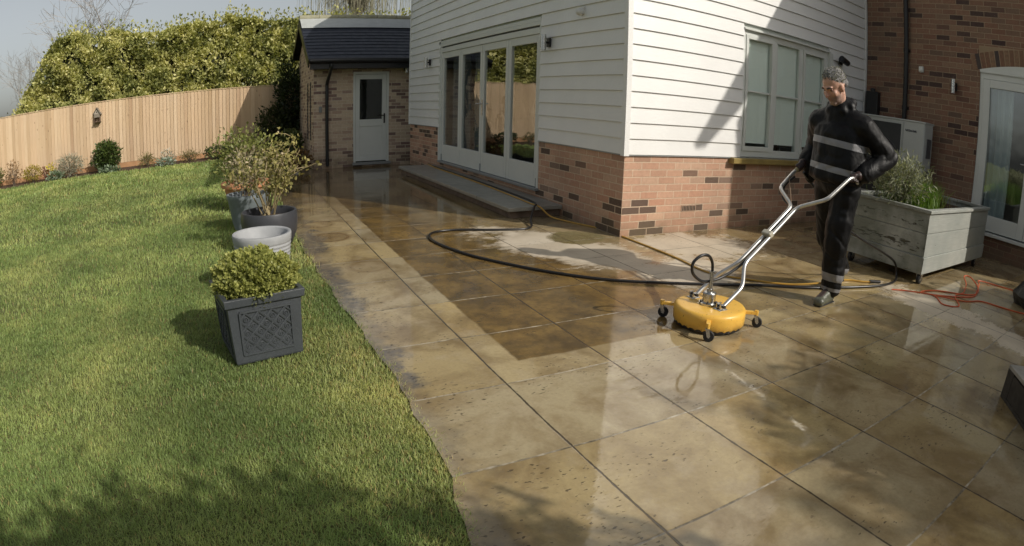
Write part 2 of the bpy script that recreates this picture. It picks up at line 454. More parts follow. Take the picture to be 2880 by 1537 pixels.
    # far end by the outbuilding, wall foot: water and house shade painted dark
    wet_shade = n.rng(n.ma('ADD', y, n.ma('MULTIPLY', x, .5)), .2, 2.4, 0., .9)
    c = n.mix(wet_shade, c, n.mix(1., c, (.45, .42, .40), 'MULTIPLY'))
    film = n.noise(p, 1.7, 5, .6)
    rough = n.rng(film, .35, .65, .015, .10)
    rough = n.ma('ADD', rough, n.ma('MULTIPLY', dry, .5))
    rough = n.ma('ADD', rough, n.ma('MULTIPLY', n.ma('MULTIPLY', dirt, n.rng(n.noise(p, 2.3, 4), .4, .65)), .16), 0., True)
    riven = n.ma('ADD', n.ma('MULTIPLY', n.noise(n.mapv(q, (1., 2.2, 1.)), 5., 4, .55, .8), 1.), n.ma('MULTIPLY', fine, n.rng(dry, 0, 1, .02, .12)))
    h = n.ma('SUBTRACT', riven, n.ma('MULTIPLY', n.ma('MAXIMUM', jx, n.ma('MULTIPLY', jy, .5)), 1.2))
    h = n.ma('ADD', h, n.ma('MULTIPLY', spk, .8))
    n.set(col=c, rough=rough, ior=1.5, spec=n.ma('MULTIPLY', n.rng(dry, 0., 1., .75, .25), n.rng(dirt, 0., 1., 1., .5)), normal=n.bump(h, .0014, .5))
    return n.m

def leaf_mat(name, rough=.5, trans=.35):
    n = N(name); c = n.attr('col')
    n.set(col=c, rough=rough, spec=.4)
    tr = n.node('ShaderNodeBsdfTranslucent'); n.put(tr.inputs[0], n.mix(1., c, (1.15, 1.2, .6), 'MULTIPLY'))
    mx = n.node('ShaderNodeMixShader'); mx.inputs[0].default_value = trans
    n.t.links.new(n.b.outputs[0], mx.inputs[1]); n.t.links.new(tr.outputs[0], mx.inputs[2]); n.t.links.new(mx.outputs[0], n.out.inputs[0])
    MAT[name] = n.m; return n.m
LEAF = leaf_mat('leaf', .45, .30); GRASS = leaf_mat('grass_blade', .5, .38)
DRYLEAF = leaf_mat('dry_leaf', .7, .25)
BARK = simple('bark', (.13, .10, .075), .9, 0, .3, 14, .01, 50)

def soil_mat():
    n = N('soil'); p = n.pos(); a = n.noise(p, 22, 6, .7)
    n.set(col=n.ramp(a, [(.3, (.035, .022, .014)), (.55, (.085, .052, .032)), (.75, (.16, .10, .06))]), rough=.95, normal=n.bump(a, .03))
    return n.m
SOIL = soil_mat()
def turf_mat():
    n = N('turf'); p = n.pos(); a = n.noise(p, 3, 6, .7)
    n.set(col=n.mix(n.rng(a, .35, .65), (.09, .12, .03), (.16, .15, .055)), rough=1., normal=n.bump(n.noise(p, 90, 3), .02))
    return n.m
WHITE = simple('white_weatherboard', (.80, .80, .785), .48, 0, .05, 1.6, .0015, 25)
FRAME = simple('sage_grey_joinery', (.66, .68, .645), .42, 0, .04, 3, .0008, 40)
DARKTRIM = simple('black_fascia', (.012, .012, .014), .35)
BLACKPL = simple('black_plastic', (.014, .014, .015), .38)
STEEL = simple('brushed_steel', (.55, .55, .54), .28, 1., .08, 20)
GALV = simple('galvanised_tube', (.62, .61, .58), .33, .85, .10, 30)
LEAD = simple('grey_lead', (.30, .32, .32), .55, 0, .12, 5)
WHITEPL = simple('white_plastic', (.70, .70, .67), .4)
BR_PINK = brick_mat('pink_stock_brick', [(0., (0.119, 0.083, 0.065)), (.13, (0.154, 0.105, 0.079)), (.17, (0.511, 0.308, 0.213)), (.45, (0.594, 0.374, 0.263)), (.7, (0.523, 0.292, 0.198)), (.88, (0.618, 0.407, 0.287)), (1., (0.261, 0.182, 0.139))], (0.737, 0.572, 0.416), .25)
BR_RED = brick_mat('red_brown_brick', [(0., (0.062, 0.039, 0.037)), (.12, (0.091, 0.057, 0.050)), (.17, (0.227, 0.119, 0.082)), (.5, (0.278, 0.159, 0.107)), (.75, (0.216, 0.136, 0.095)), (.9, (0.307, 0.193, 0.128)), (1., (0.125, 0.085, 0.067))], (0.386, 0.295, 0.198), .35)
BR_BUFF = brick_mat('buff_brick', [(0., (0.216, 0.144, 0.125)), (.15, (0.277, 0.181, 0.154)), (.22, (0.554, 0.431, 0.316)), (.6, (0.647, 0.514, 0.382)), (.85, (0.508, 0.363, 0.272)), (1., (0.354, 0.257, 0.221))], (0.801, 0.696, 0.529), .15)
def glass_mat(name='window_glass', ior=1.5):
    n = N(name); n.t.nodes.remove(n.b)
    g = n.node('ShaderNodeBsdfGlossy'); g.inputs['Roughness'].default_value = 0.0; g.inputs['Color'].default_value = (.95, .97, .96, 1)
    t = n.node('ShaderNodeBsdfTransparent'); t.inputs['Color'].default_value = (.93, .97, .95, 1)
    p = n.pos(); bp = n.bump(n.noise(p, 2.2, 2), .0025, 1.)
    n.put(g.inputs['Normal'], bp)
    lw = n.node('ShaderNodeLayerWeight'); f0 = ((ior-1)/(ior+1))**2*1.7
    fr_ = n.ma('ADD', f0, n.ma('MULTIPLY', n.ma('POWER', lw.outputs['Facing'], 5.), 1-f0))
    m = n.node('ShaderNodeMixShader'); n.put(m.inputs[0], fr_)
    n.t.links.new(t.outputs[0], m.inputs[1]); n.t.links.new(g.outputs[0], m.inputs[2]); n.t.links.new(m.outputs[0], n.out.inputs[0])
    return n.m
GLASS = glass_mat(); COATED = glass_mat('coated_door_glass', 2.35)
INT = simple('interior_paint', (.55, .58, .54), .8, 0, .04)
INTDARK = simple('interior_dark', (.05, .05, .052), .8)
def curtain_mat(name, col):
    n = N(name); x, y, z = n.sep(n.pos())
    n.set(col=col, rough=.9, sheen=.3); return n.m
CURT = curtain_mat('grey_curtain', (.17, .185, .20)); CURT2 = curtain_mat('pale_blue_curtain', (.42, .52, .55))
VOILE = curtain_mat('sheer_blind', (.84, .90, .85))

# ------------------------------------------------------------------ ground, lawn, patio
g = MB(); g.quad((-150, -150, -.25), (150, -150, -.25), (150, 200, -.25), (-150, 200, -.25))
tag(g.build('ground', turf_mat()), kind='structure')
_ey = [-12, -3.7, -3.25, -2.98, -2.36, -1.66, -.93, .14, 1.09, 12]; _ex = [-3.15, -3.02, -2.935, -2.885, -2.85, -2.86, -2.905, -2.945, -2.98, -3.0]
def edge_x(y):
    return np.interp(y, _ey, _ex) + .010*np.sin(y*8.3) + .007*np.sin(y*21+1)
g = MB(); ys = [(-7+i*.25) for i in range(0, 73)]
for a, b in zip(ys[:-1], ys[1:]): g.quad((-40, a, -.012), (float(edge_x(a))+.06, a, -.012), (float(edge_x(b))+.06, b, -.012), (-40, b, -.012))
tag(g.build('lawn', MAT.setdefault('turf', bpy.data.materials['turf'])), kind='structure')
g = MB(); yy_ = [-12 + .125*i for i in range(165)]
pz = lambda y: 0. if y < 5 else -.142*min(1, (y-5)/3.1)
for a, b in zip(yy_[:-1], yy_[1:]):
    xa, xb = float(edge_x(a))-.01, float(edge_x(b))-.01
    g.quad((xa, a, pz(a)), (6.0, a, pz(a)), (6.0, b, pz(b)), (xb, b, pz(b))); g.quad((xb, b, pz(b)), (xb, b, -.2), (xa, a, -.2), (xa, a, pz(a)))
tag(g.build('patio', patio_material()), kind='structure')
# flower bed along the fence
g = MB()
xs = np.linspace(-16, 2.5, 60)
for i in range(len(xs)-1):
    f = lambda x: 11.28 + .055*x*.6 + .10*math.sin(x*1.3) + .05*math.sin(x*3.1)
    g.quad((xs[i], f(xs[i]), -.006), (xs[i+1], f(xs[i+1]), -.006), (xs[i+1], 12.5+.055*xs[i+1], .05), (xs[i], 12.5+.055*xs[i], .05))
tag(g.build('soil_bed', SOIL), kind='structure')
del f

# grass blades: every blade is a bent strip, thinning out with distance
def grass():
    out_V, out_F, out_C = [], [], []; base = 0; gn1, gn2 = smooth_noise(6, 1.6), smooth_noise(6, 6.5)
    def patch(n, d0, d1, ln, w, seg):
        nonlocal base
        # sample in polar coordinates round the camera's foot
        k = int(n*2.2)
        r = np.sqrt(rng.uniform(d0*d0, d1*d1, k)); a = rng.uniform(R(62), R(196), k)
        x = CAM.x + r*np.cos(a); y = CAM.y + r*np.sin(a)
        ex = edge_x(y) + .004 + rng.normal(0, .018, k)
        bed = 11.28 + .033*x + .10*np.sin(x*1.3) + .05*np.sin(x*3.1)
        ok = (x < ex) & (y < bed + .03) & (x > -15)
        # under the pots
        for cx, cy, rr in ((-3.485, -1.525, .19), (-3.385, -.5, .17), (-3.27, .8, .2), (-3.42, 1.8, .17), (-3.45, 3.2, .25)):
            ok &= (x-cx)**2 + (y-cy)**2 > rr*rr
        x, y, ex = x[ok][:n], y[ok][:n], ex[ok][:n]; n = len(x)
        big = .5 + .25*np.sin(x*2.1+1.3*np.sin(y*1.4)) + .25*np.sin(y*2.7+1.1*np.sin(x*1.9+2))
        med = .5 + .5*np.sin(x*7.3+2*np.sin(y*5.1))*np.sin(y*6.7+1.7*np.sin(x*4.3))
        L = ln*(.6+.75*rng.random(n))*(.9+.25*med)
        L *= np.where(ex-x < .08, 1.1, 1.)
        th = rng.uniform(0, 2*np.pi, n); lean = np.abs(rng.normal(.55, .36, n))
        dx, dy = np.cos(th)*np.sin(lean), np.sin(th)*np.sin(lean)
        dx += .10; dz = np.cos(lean)
        px, py = -np.sin(th), np.cos(th)
        W = w*(.7+.6*rng.random(n))
        B = np.stack([x, y, np.full(n, -.012)], 1); P = np.stack([px, py, np.zeros(n)], 1); D = np.stack([dx, dy, dz], 1)
        Lc, Wc = L[:, None], W[:, None]
        XY = np.stack([x, y, np.zeros(n)], 1); tone_ = 1+.13*gn1(XY)+.09*gn2(XY)+.05*np.sin((x*.55+y*.83)*2*np.pi/.95)
        edge = np.clip(1-(ex-x)/.5, 0, 1)*np.clip(.75+.5*gn2(XY), 0, 1.2)
        t = rng.random(n)
        yel = np.clip(.20 + .30*(big-.5) + .22*gn2(XY) + .50*edge + rng.normal(0, .10, n), 0, 1)[:, None]
        g0 = np.array([.28, .38, .125]); g1 = np.array([.56, .56, .22]); g2 = np.array([.56, .43, .19])
        C = g0*(1-yel) + g1*yel
        straw = (rng.random(n) < .03 + .12*edge)[:, None]
        C = np.where(straw, g2, C)*(.80+.36*t[:, None])*np.clip(tone_, .55, 1.5)[:, None]
        if seg == 2:
            M = B + D*Lc*.55; T = B + D*Lc + np.stack([dx*.35, dy*.35, -np.full(n, .12)], 1)*Lc
            V = np.stack([B-P*Wc*.5, B+P*Wc*.5, M+P*Wc*.42, M-P*Wc*.42, T+P*Wc*.10, T-P*Wc*.10], 1).reshape(-1, 3)
            i = np.arange(n)[:, None]*6 + base
            F = np.concatenate([i+[0, 1, 2, 3], i+[3, 2, 4, 5]], 0)
            out_C.append(np.repeat(C, 6, 0)); base += 6*n
        else:
            T = B + D*Lc
            V = np.stack([B-P*Wc*.5, B+P*Wc*.5, T+P*Wc*.12, T-P*Wc*.12], 1).reshape(-1, 3)
            i = np.arange(n)[:, None]*4 + base
            F = i+[0, 1, 2, 3]
            out_C.append(np.repeat(C, 4, 0)); base += 4*n
        out_V.append(V); out_F.append(F)
    patch(210000, .8, 2.6, .021, .0025, 2)
    patch(250000, 2.6, 4.6, .023, .0034, 2)
    patch(190000, 4.6, 7.5, .028, .0058, 1)
    patch(140000, 7.5, 12, .034, .011, 1)
    patch(70000, 12, 18, .05, .020, 1)
    o = raw_mesh('grass', np.concatenate(out_V), np.concatenate(out_F), GRASS, None, np.concatenate(out_C))
    tag(o, 'short mown green lawn grass with yellow patches', 'grass', kind='stuff')
grass()
# ------------------------------------------------------------------ house
YA, XB = 7.27, 4.504
Z1 = .825; BS = .157; ZE = 4.95          # top of brick plinth, board spacing, eaves
house = thing('house', (0, 0, 0), 'house with white weatherboard wing on pink brick base and red brick main wall', 'house')
DY0, DY1, DZ0, DZ1 = 1.735, 5.375, .235, 2.315      # bifold opening in the left wall
WX0, WX1, WZ0, WZ1 = 1.65, 3.44, .835, 2.325        # window opening in the sunlit wall
b = MB()
wall(b, 'x', 0.0, .10, .10, YA, -.03, Z1, [(DY0, DY1, DZ0-.03, Z1)])
wall(b, 'y', 0.0, .10, 0.0, XB, -.03, Z1)
b.build('brick_plinth', BR_PINK, house)
# weatherboards: each board is a tilted plank, butt edge proud at the bottom
def board(mb, axis, at, a, c, z, h=BS):
    """outer face towards -axis"""
    t0, t1 = .028, .010; lo = z; hi = z+h-.002
    def P(u, d, zz): return (at-d, u, zz) if axis == 'x' else (u, at-d, zz)
    vs = [P(a, t0, lo), P(c, t0, lo), P(c, t1, hi), P(a, t1, hi), P(a, -.012, lo), P(c, -.012, lo), P(c, -.012, hi), P(a, -.012, hi)]
    fs = [(0, 1, 2, 3), (4, 7, 6, 5), (0, 4, 5, 1), (3, 2, 6, 7), (0, 3, 7, 4), (1, 5, 6, 2)]
    if axis == 'x': fs = [f[::-1] for f in fs]
    mb.add(vs, fs)
w1 = MB(); w2 = MB(); z = Z1+.004; k = 0
while z < ZE - .05:
    mid = z+BS*.5
    segs = [(.0, YA)]
    if mid < DZ1+.06: segs = [(.0, DY0-.002), (DY1+.002, YA)]
    for a, c in segs: board(w1, 'x', 0., a, c, z)
    segs = [(.0, XB-.002)]
    if WZ0-.03 < mid < WZ1+.05: segs = [(.0, WX0-.002), (WX1+.002, XB-.002)]
    for a, c in segs: board(w2, 'y', 0., a, c, z)
    z += BS
# gable above the sunlit wall
ga = 0
while z < 7.0:
    s = (z-ZE)/(7.1-ZE)*XB/2
    if XB-2*s > .3: board(w2, 'y', 0., s, XB-s, z)
    z += BS
w1.build('weatherboard', WHITE, house); w2.build('weatherboard', WHITE, house)
c = MB(); c.box(-.034, .030, -.034, .030, Z1-.012, ZE); c.build('corner_post', WHITE, house, bevel=.003)
c = MB(); c.box(XB-.05, XB-.004, -.036, .03, Z1, ZE); c.build('corner_post', WHITE, house)
c = MB(); c.box(-.034, .03, YA-.03, YA+.015, Z1-.012, ZE); c.build('corner_post', WHITE, house)
# shadow gap / drip trim under the boards
for b_ in ((-.020, .0, .0, DY0-.01), (-.020, 0., DY1+.01, YA), (.0, XB-.05, -.020, 0.)):
    t = MB(); t.box(*b_, Z1-.010, Z1+.004); t.build('drip_trim', LEAD, house)
# inner leaf of the wing: sheathing with the same openings
s = MB()
wall(s, 'x', .012, .10, .13, YA, Z1+.002, ZE, [(DY0, DY1, Z1+.002, DZ1+.06)])
wall(s, 'y', .012, .10, .012, XB-.06, Z1+.002, ZE, [(WX0, WX1, Z1+.002, WZ1)])
s.box(.15, XB-.05, YA-.10, YA-.02, 0, ZE)
s.build('sheathing', INT, house)
# rooms behind the glass
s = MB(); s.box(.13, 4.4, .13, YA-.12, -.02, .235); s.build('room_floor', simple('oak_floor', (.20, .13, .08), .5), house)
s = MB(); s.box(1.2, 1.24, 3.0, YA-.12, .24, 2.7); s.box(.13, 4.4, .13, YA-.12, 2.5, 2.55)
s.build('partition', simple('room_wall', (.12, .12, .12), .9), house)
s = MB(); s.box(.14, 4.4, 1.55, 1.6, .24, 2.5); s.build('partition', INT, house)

def roof(name, pts, mat, parent): pass
r = MB()
for sx in (0, 1):
    e = -.30 if not sx else XB+.3; hx = XB/2
    r.add([(e, -.30, ZE-.05), (hx, -.30, 7.25), (hx, YA+.3, 7.25), (e, YA+.3, ZE-.05), (e, -.30, ZE+.08), (hx, -.30, 7.40), (hx, YA+.3, 7.40), (e, YA+.3, ZE+.08)],
          [(0, 1, 2, 3), (4, 7, 6, 5), (0, 4, 5, 1), (1, 5, 6, 2), (2, 6, 7, 3), (3, 7, 4, 0)])
SLATE = simple('dark_slate', (.030, .035, .046), .5, 0, .22, 3, .004, 12)
r.build('roof', SLATE, house)

# main house, facing the courtyard
YC = -4.66; FY0, FY1, FZ0, FZ1 = -3.72, -1.955, .31, 2.42
b = MB(); wall(b, 'x', XB, .12, YC, .0-.04, -.03, 5.0, [(FY0, FY1, FZ0-.03, FZ1)])
wall(b, 'y', YC, .11, XB+.122, 11, -.03, 5.0)
b.box(10.8, 11, YC+.12, 7.0, 0, 5); b.box(XB+.1, 11, 7.02, 7.2, 0, 5)
b.add([(XB, YC, 5.), (11, YC, 5.), ((XB+11)/2, YC, 8.)], [(0, 1, 2)])
b.build('brick_wall', BR_RED, house)
r = MB()
for sx in (0, 1):
    e = XB-.32 if not sx else 11.3; hx = (XB+11)/2; y0 = YC-.32
    r.add([(e, y0, 4.93), (hx, y0, 8.0), (hx, 7.5, 8.0), (e, 7.5, 4.93), (e, y0, 5.08), (hx, y0, 8.16), (hx, 7.5, 8.16), (e, 7.5, 5.08)],
          [(0, 1, 2, 3), (4, 7, 6, 5), (0, 4, 5, 1), (1, 5, 6, 2), (2, 6, 7, 3), (3, 7, 4, 0)])
r.build('roof', SLATE, house)
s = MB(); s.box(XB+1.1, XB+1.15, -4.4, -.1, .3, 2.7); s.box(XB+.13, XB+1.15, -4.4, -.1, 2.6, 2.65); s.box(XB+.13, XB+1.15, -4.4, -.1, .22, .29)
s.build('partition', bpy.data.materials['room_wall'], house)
# soldier-course arch over the french door
ar = MB(); yc = (FY0+FY1)/2; Rr = 3.6; zc = FZ1 + .12 - Rr
br = random.Random(3)
for i in range(-13, 14):
    a = i*.0745/Rr*1.0
    rad = Vector((0, math.sin(a), math.cos(a))); tg = Vector((0, math.cos(a), -math.sin(a)))
    ce = Vector((XB+.046, yc, zc)) + rad*(Rr+.105)
    v = br.random(); ar.curc = (.07, .055, .055) if v < .28 else ((.25, .13, .08) if v < .7 else (.30, .18, .11))
    ar.obox(ce, ((1, 0, 0), tg, rad), (.05, .0325, .107))
am = N('arch_brick'); am.set(col=am.mix(am.rng(am.noise(am.pos(), 30, 5), .3, .7, 0., .5), am.attr('col'), (.1, .07, .05)), rough=.9)
ar.build('brick_arch', am.m, house, col=True, bevel=.003)
am2 = MB(); am2.box(XB-.0015, XB+.06, FY0-.02, FY1+.02, FZ1-.002, FZ1+.33); am2.build('brick_arch', simple('arch_mortar', (.33, .24, .15), .95), house)

# ---- bifold doors
bf = MB()
bf.box(-.010, .075, DY0, DY0+.045, DZ0, DZ1-.05); bf.box(-.010, .075, DY1-.045, DY1, DZ0, DZ1-.05)
bf.box(-.022, .075, DY0, DY1, DZ1-.05, DZ1); bf.box(-.012, .075, DY0+.045, DY1-.045, DZ1-.155, DZ1-.075)
bf.box(-.022, -.002, DY1, DY1+.075, DZ0-.0, DZ1+.05); bf.box(-.022, -.002, DY0-.0, DY1+.075, DZ1, DZ1+.052)
door = bf.build('bifold_door', FRAME, house, bevel=.003)
tr = MB(); tr.box(.0, .07, DY0+.045, DY1-.045, DZ1-.075, DZ1-.05); tr.build('head_track', DARKTRIM, door)
sl_ = MB(); sl_.box(-.055, .08, DY0-.02, DY1+.02, DZ0-.03, DZ0); sl_.build('sill', simple('grey_sill', (.25, .26, .26), .45), door, bevel=.003)
iw = (DY1-DY0-.09)/4
for i in range(4):
    a = DY0+.045+i*iw; c2 = a+iw
    lf = MB(); x0, x1 = .004, .058; zb, zt = DZ0+.006, DZ1-.158; st = .085 if i in (0, 3) else .075
    y0 = a+.004; y1 = c2-.004; pb, pt = zb+.285, zt-.105
    lf.box(x0, x1, y0, y0+st, zb, zt); lf.box(x0, x1, y1-st, y1, zb, zt)
    lf.box(x0, x1, y0+st, y1-st, zb, pb); lf.box(x0, x1, y0+st, y1-st, pt, zt)
    lf.build('door_leaf', FRAME, door, bevel=.004)
    pn = MB(); pn.quad((.024, y0+st, pb), (.024, y0+st, pt), (.024, y1-st, pt), (.024, y1-st, pb)); pn.build('pane', COATED, door)
hd = MB(); ym = DY0+.045+2*iw
hd.box(-.004, .006, ym-.05, ym-.024, 1.08, 1.32); hd.tube([(-.002, ym-.037, 1.26), (-.045, ym-.037, 1.26), (-.05, ym+.09, 1.255)], .009, 8)
hd.build('handle', STEEL, door, smooth=True)
for yy in (DY1-.07, ym, DY0+.05):
    for zz in (DZ0+.06, DZ1-.23):
        h_ = MB(); h_.tube([(-.004, yy, zz-.05), (-.004, yy, zz+.06)], .011, 8); h_.build('hinge', LEAD if zz < 1 else WHITEPL, door, smooth=True)
def curtain(x, y0, y1, z0, z1, mat, parent, axis='x', amp=.03, fr=42):
    cu = MB(); n = 90; pr = []
    for i in range(n+1):
        u = y0+(y1-y0)*i/n; d = amp*math.sin(u*fr+1.2*math.sin(u*9))
        pr.append((x+d, u) if axis == 'x' else (u, x+d))
    for (p, q) in zip(pr[:-1], pr[1:]): cu.quad((*p, z0), (*q, z0), (*q, z1), (*p, z1))
    return cu.build('curtain', mat, parent, smooth=True, sharp=180)
curtain(.20, DY1-.95, DY1-.05, .26, 2.3, CURT, door)
curtain(.22, DY1-1.35, DY1-1.05, .26, 2.3, CURT, door, amp=.02)

# ---- window in the sunlit wall
wf = MB(); y0, y1 = .008, .085
fr = .055
wf.box(WX0, WX1, y0, y1, WZ1-fr, WZ1); wf.box(WX0, WX1, y0, y1, WZ0, WZ0+.07)
wf.box(WX0, WX0+fr, y0, y1, WZ0+.07, WZ1-fr); wf.box(WX1-.06, WX1, y0, y1, WZ0+.07, WZ1-fr)
iw3 = (WX1-WX0-fr-.06)/3
mx = [WX0+fr+iw3, WX0+fr+2*iw3]
for m_ in mx: wf.box(m_-.032, m_+.032, y0+.004, y1, WZ0+.07, WZ1-fr)
win = wf.build('window', FRAME, house, bevel=.003)
tb = MB(); tb.box(WX0-.004, WX1+.03, -.034, .012, WZ1, WZ1+.022); tb.box(WX1, WX1+.09, -.030, .002, WZ0-.0, WZ1)
tb.build('window_trim', FRAME, win, bevel=.002)
xs_ = [WX0+fr]+[m_ for m_ in mx]+[WX1-.06]
for i in range(3):
    a = xs_[i]+(.0 if i == 0 else .032); c2 = xs_[i+1]-(.032 if i < 2 else 0.); zb, zt = WZ0+.07, WZ1-fr
    sa = MB()
    if i != 1:
        st = .045; sa.box(a+.002, a+st, -.004, .05, zb, zt-.001); sa.box(c2-st, c2-.002, -.004, .05, zb, zt-.001)
        sa.box(a+st, c2-st, -.004, .05, zb+.001, zb+.055); sa.box(a+st, c2-st, -.004, .05, zt-.045, zt-.001)
        ga_, gb_, gz0, gz1 = a+st, c2-st, zb+.055, zt-.045
    else:
        st = .018; sa.box(a+.001, a+st, .012, .05, zb, zt); sa.box(c2-st, c2-.001, .012, .05, zb, zt); sa.box(a+st, c2-st, .012, .05, zb+.001, zb+.018); sa.box(a+st, c2-st, .012, .05, zt-.018, zt-.001)
        ga_, gb_, gz0, gz1 = a+st, c2-st, zb+.018, zt-.018
    zm = (zb+zt)/2+.02; sa.box(ga_, gb_, .010, .042, zm-.010, zm+.010)
    sa.build('sash', FRAME, win, bevel=.002)
    pn = MB(); pn.quad((ga_, .026, gz0), (gb_, .026, gz0), (gb_, .026, gz1), (ga_, .026, gz1)); pn.build('pane', GLASS, win)
h_ = MB(); hx = xs_[1]-.055; h_.tube([(hx, .06, 1.5), (hx, .09, 1.5), (hx, .095, 1.40)], .008, 8); h_.build('handle', WHITEPL, win, smooth=True)
si = MB(); si.box(WX0-.16, WX1+.12, -.085, .012, WZ0-.075, WZ0-.012)
si.build('window_sill', simple('oak_sill', (.30, .22, .07), .5, 0, .2, 8), win, bevel=.006)
bl = MB(); bl.box(WX0+.03, WX1-.03, .060, .064, WZ0+.16, WZ1-.02); bl.build('blind', VOILE, win)
bl = MB(); bl.box(WX0-.3, WX1+.2, .10, .42, WZ0-.02, WZ0+.035); bl.build('inner_sill', INT, win)
# things on the inner sill
p_ = MB(); p_.lathe([(.05, 0), (.068, .14), (.072, .16), (.06, .16), (.05, .12)], (1.79, .22, WZ0+.035), 20, cap0=True); tag(p_.build('plant_pot', simple('terracotta_small', (.40, .20, .10), .8), smooth=True), 'small terracotta pot on the inner sill behind the left pane', 'plant pot')
p_ = MB(); p_.obox((2.58, .24, WZ0+.125), ((1, 0, .12), (0, 1, 0), (-.12, 0, 1)), (.055, .03, .09)); tag(p_.build('speaker', BLACKPL, bevel=.008), 'small black box leaning on the inner sill behind the middle pane', 'speaker')
p_ = MB(); p_.box(1.93, 2.13, .18, .30, WZ0+.035, WZ0+.10); tag(p_.build('storage_tin', simple('dark_tin', (.08, .09, .09), .4), bevel=.008), 'low dark tin on the inner sill beside the terracotta pot', 'tin')

# ---- french door in the brick wall
x0, x1 = XB+.015, XB+.085
ff = MB(); ff.box(x0, x1, FY1-.055, FY1, FZ0, FZ1-.001); ff.box(x0, x1, FY0, FY0+.055, FZ0, FZ1-.001)
ff.box(x0, x1, FY0+.055, FY1-.055, FZ1-.11, FZ1-.001)
fd = ff.build('french_door', FRAME, house, bevel=.003)
# shallow arched head piece
hp = MB(); n = 24
for i in range(n):
    ya = FY0+(FY1-FY0)*i/n; yb = FY0+(FY1-FY0)*(i+1)/n
    f_ = lambda yy: zc+math.sqrt(Rr*Rr-(yy-yc)**2)-.004
    hp.add([(XB-.006, ya, FZ1-.03), (XB-.006, yb, FZ1-.03), (XB-.006, yb, f_(yb)), (XB-.006, ya, f_(ya)), (XB+.05, ya, f_(ya)), (XB+.05, yb, f_(yb))], [(0, 3, 2, 1), (3, 4, 5, 2)])
hp.build('arched_head', FRAME, fd)
wlf = (FY1-FY0-.11)/2
for i in range(2):
    b0 = FY1-.055-i*wlf; a0 = b0-wlf; y0_, y1_ = a0+.003, b0-.003
    lf = MB(); st = .105; zb, zt = FZ0+.03, FZ1-.115; pb, pt = zb+.20, zt-.105
    lf.box(x0-.012, x1-.015, y0_, y0_+st, zb, zt); lf.box(x0-.012, x1-.015, y1_-st, y1_, zb, zt)
    lf.box(x0-.012, x1-.015, y0_+st, y1_-st, zb, pb); lf.box(x0-.012, x1-.015, y0_+st, y1_-st, pt, zt)
    lf.build('door_leaf', FRAME, fd, bevel=.004)
    pn = MB(); pn.quad((x0+.02, y0_+st, pb), (x0+.02, y0_+st, pt), (x0+.02, y1_-st, pt), (x0+.02, y1_-st, pb)); pn.build('pane', COATED, fd)
    hy = y0_+.05 if i == 0 else y1_-.05; sg = 1 if i == 0 else -1
    hd = MB(); hd.box(x0-.018, x0-.011, hy-.014, hy+.014, 1.12, 1.34); hd.tube([(x0-.015, hy, 1.29), (x0-.06, hy, 1.29), (x0-.064, hy+.11*sg, 1.29)], .009, 8); hd.build('handle', STEEL, fd, smooth=True)
sl_ = MB(); sl_.box(XB-.05, XB+.11, FY0-.03, FY1+.03, FZ0-.03, FZ0+.012); sl_.build('sill', FRAME, fd, bevel=.004)
curtain(x0+.16, FY1-.50, FY1-.10, FZ0+.05, FZ1-.1, CURT2, fd, amp=.028, fr=60)
# ---- downpipe on the brick wall
dp = MB(); dp.tube([(XB-.055, -.755, .05), (XB-.055, -.755, 4.9)], .036, 14)
dpo = dp.build('downpipe', BLACKPL, house, smooth=True)
for zz in (1.72, 2.55, 3.6, 4.4):
    k_ = MB(); k_.tube([(XB-.055, -.755, zz), (XB-.055, -.755, zz+.06)], .044, 14); k_.box(XB-.055, XB+.001, -.80, -.71, zz+.01, zz+.05); k_.build('pipe_bracket', BLACKPL, dpo, smooth=True)
gt = MB(); gt.tube([(XB-.40, YC-.3, 4.98), (XB-.40, -.05, 4.98)], .06, 10); gt.build('gutter', BLACKPL, house, smooth=True)
# air brick and vents in the plinth
v = MB(); v.box(.80, 1.015, -.006, .0, .228, .292); av = v.build('air_brick', simple('buff_airbrick', (.36, .25, .18), .85), house)
v = MB()
for i in range(9): v.box(.815+i*.022, .825+i*.022, -.009, -.005, .235, .285)
v.build('slot', simple('vent_dark', (.03, .025, .02), .9), av)

# ---- stone step in front of the bifold doors
stp = thing('door_step', (-.33, 3.38, 0), 'long grey paved step below the white bifold doors', 'step')
STONE = simple('grey_step_stone', (.27, .265, .235), .35, 0, .22, 4, .002, 30)
for i in range(5):
    a = 1.13+i*.908
    sb = MB(); sb.box(-.69, -.003, a, a+.900, .085, .130); sb.build('tread_slab', STONE, stp, bevel=.006)
sb = MB(); sb.box(-.635, -.004, 1.19, 5.60, .002, .085); sb.build('brick_riser', simple('step_riser', (.16, .115, .085), .7, 0, .4, 9), stp)
# ------------------------------------------------------------------ fittings on the walls
def wall_lamp(loc, face, label, name='wall_lamp', group='up and down wall lamps'):
    """stainless up-and-down lamp; face = outward direction"""
    t = thing(name, loc, label, 'wall lamp', group); f = Vector(face); sd = Vector((-f.y, f.x, 0)); o = Vector(loc)
    m = MB(); m.obox(o+f*.012, (f, sd, (0, 0, 1)), (.012, .035, .055)); m.build('back_plate', BLACKPL, t, bevel=.003)
    m = MB(); m.tube([o+f*.02, o+f*.06], .014, 8); m.build('arm', BLACKPL, t, smooth=True)
    m = MB(); m.lathe([(.027, -.095), (.034, -.095), (.034, .095), (.027, .095), (.027, .07)], o+f*.085, 20); m.build('cylinder_shade', STEEL, t, smooth=True)
    m = MB(); m.lathe([(.0, -.07), (.026, -.07)], o+f*.085, 16); m.build('lens', simple('frosted_lens', (.7, .7, .66), .3), t)
    return t
wall_lamp((-.026, 5.93, 2.02), (-1, 0, 0), 'steel wall lamp left of the bifold doors, farther from the house corner')
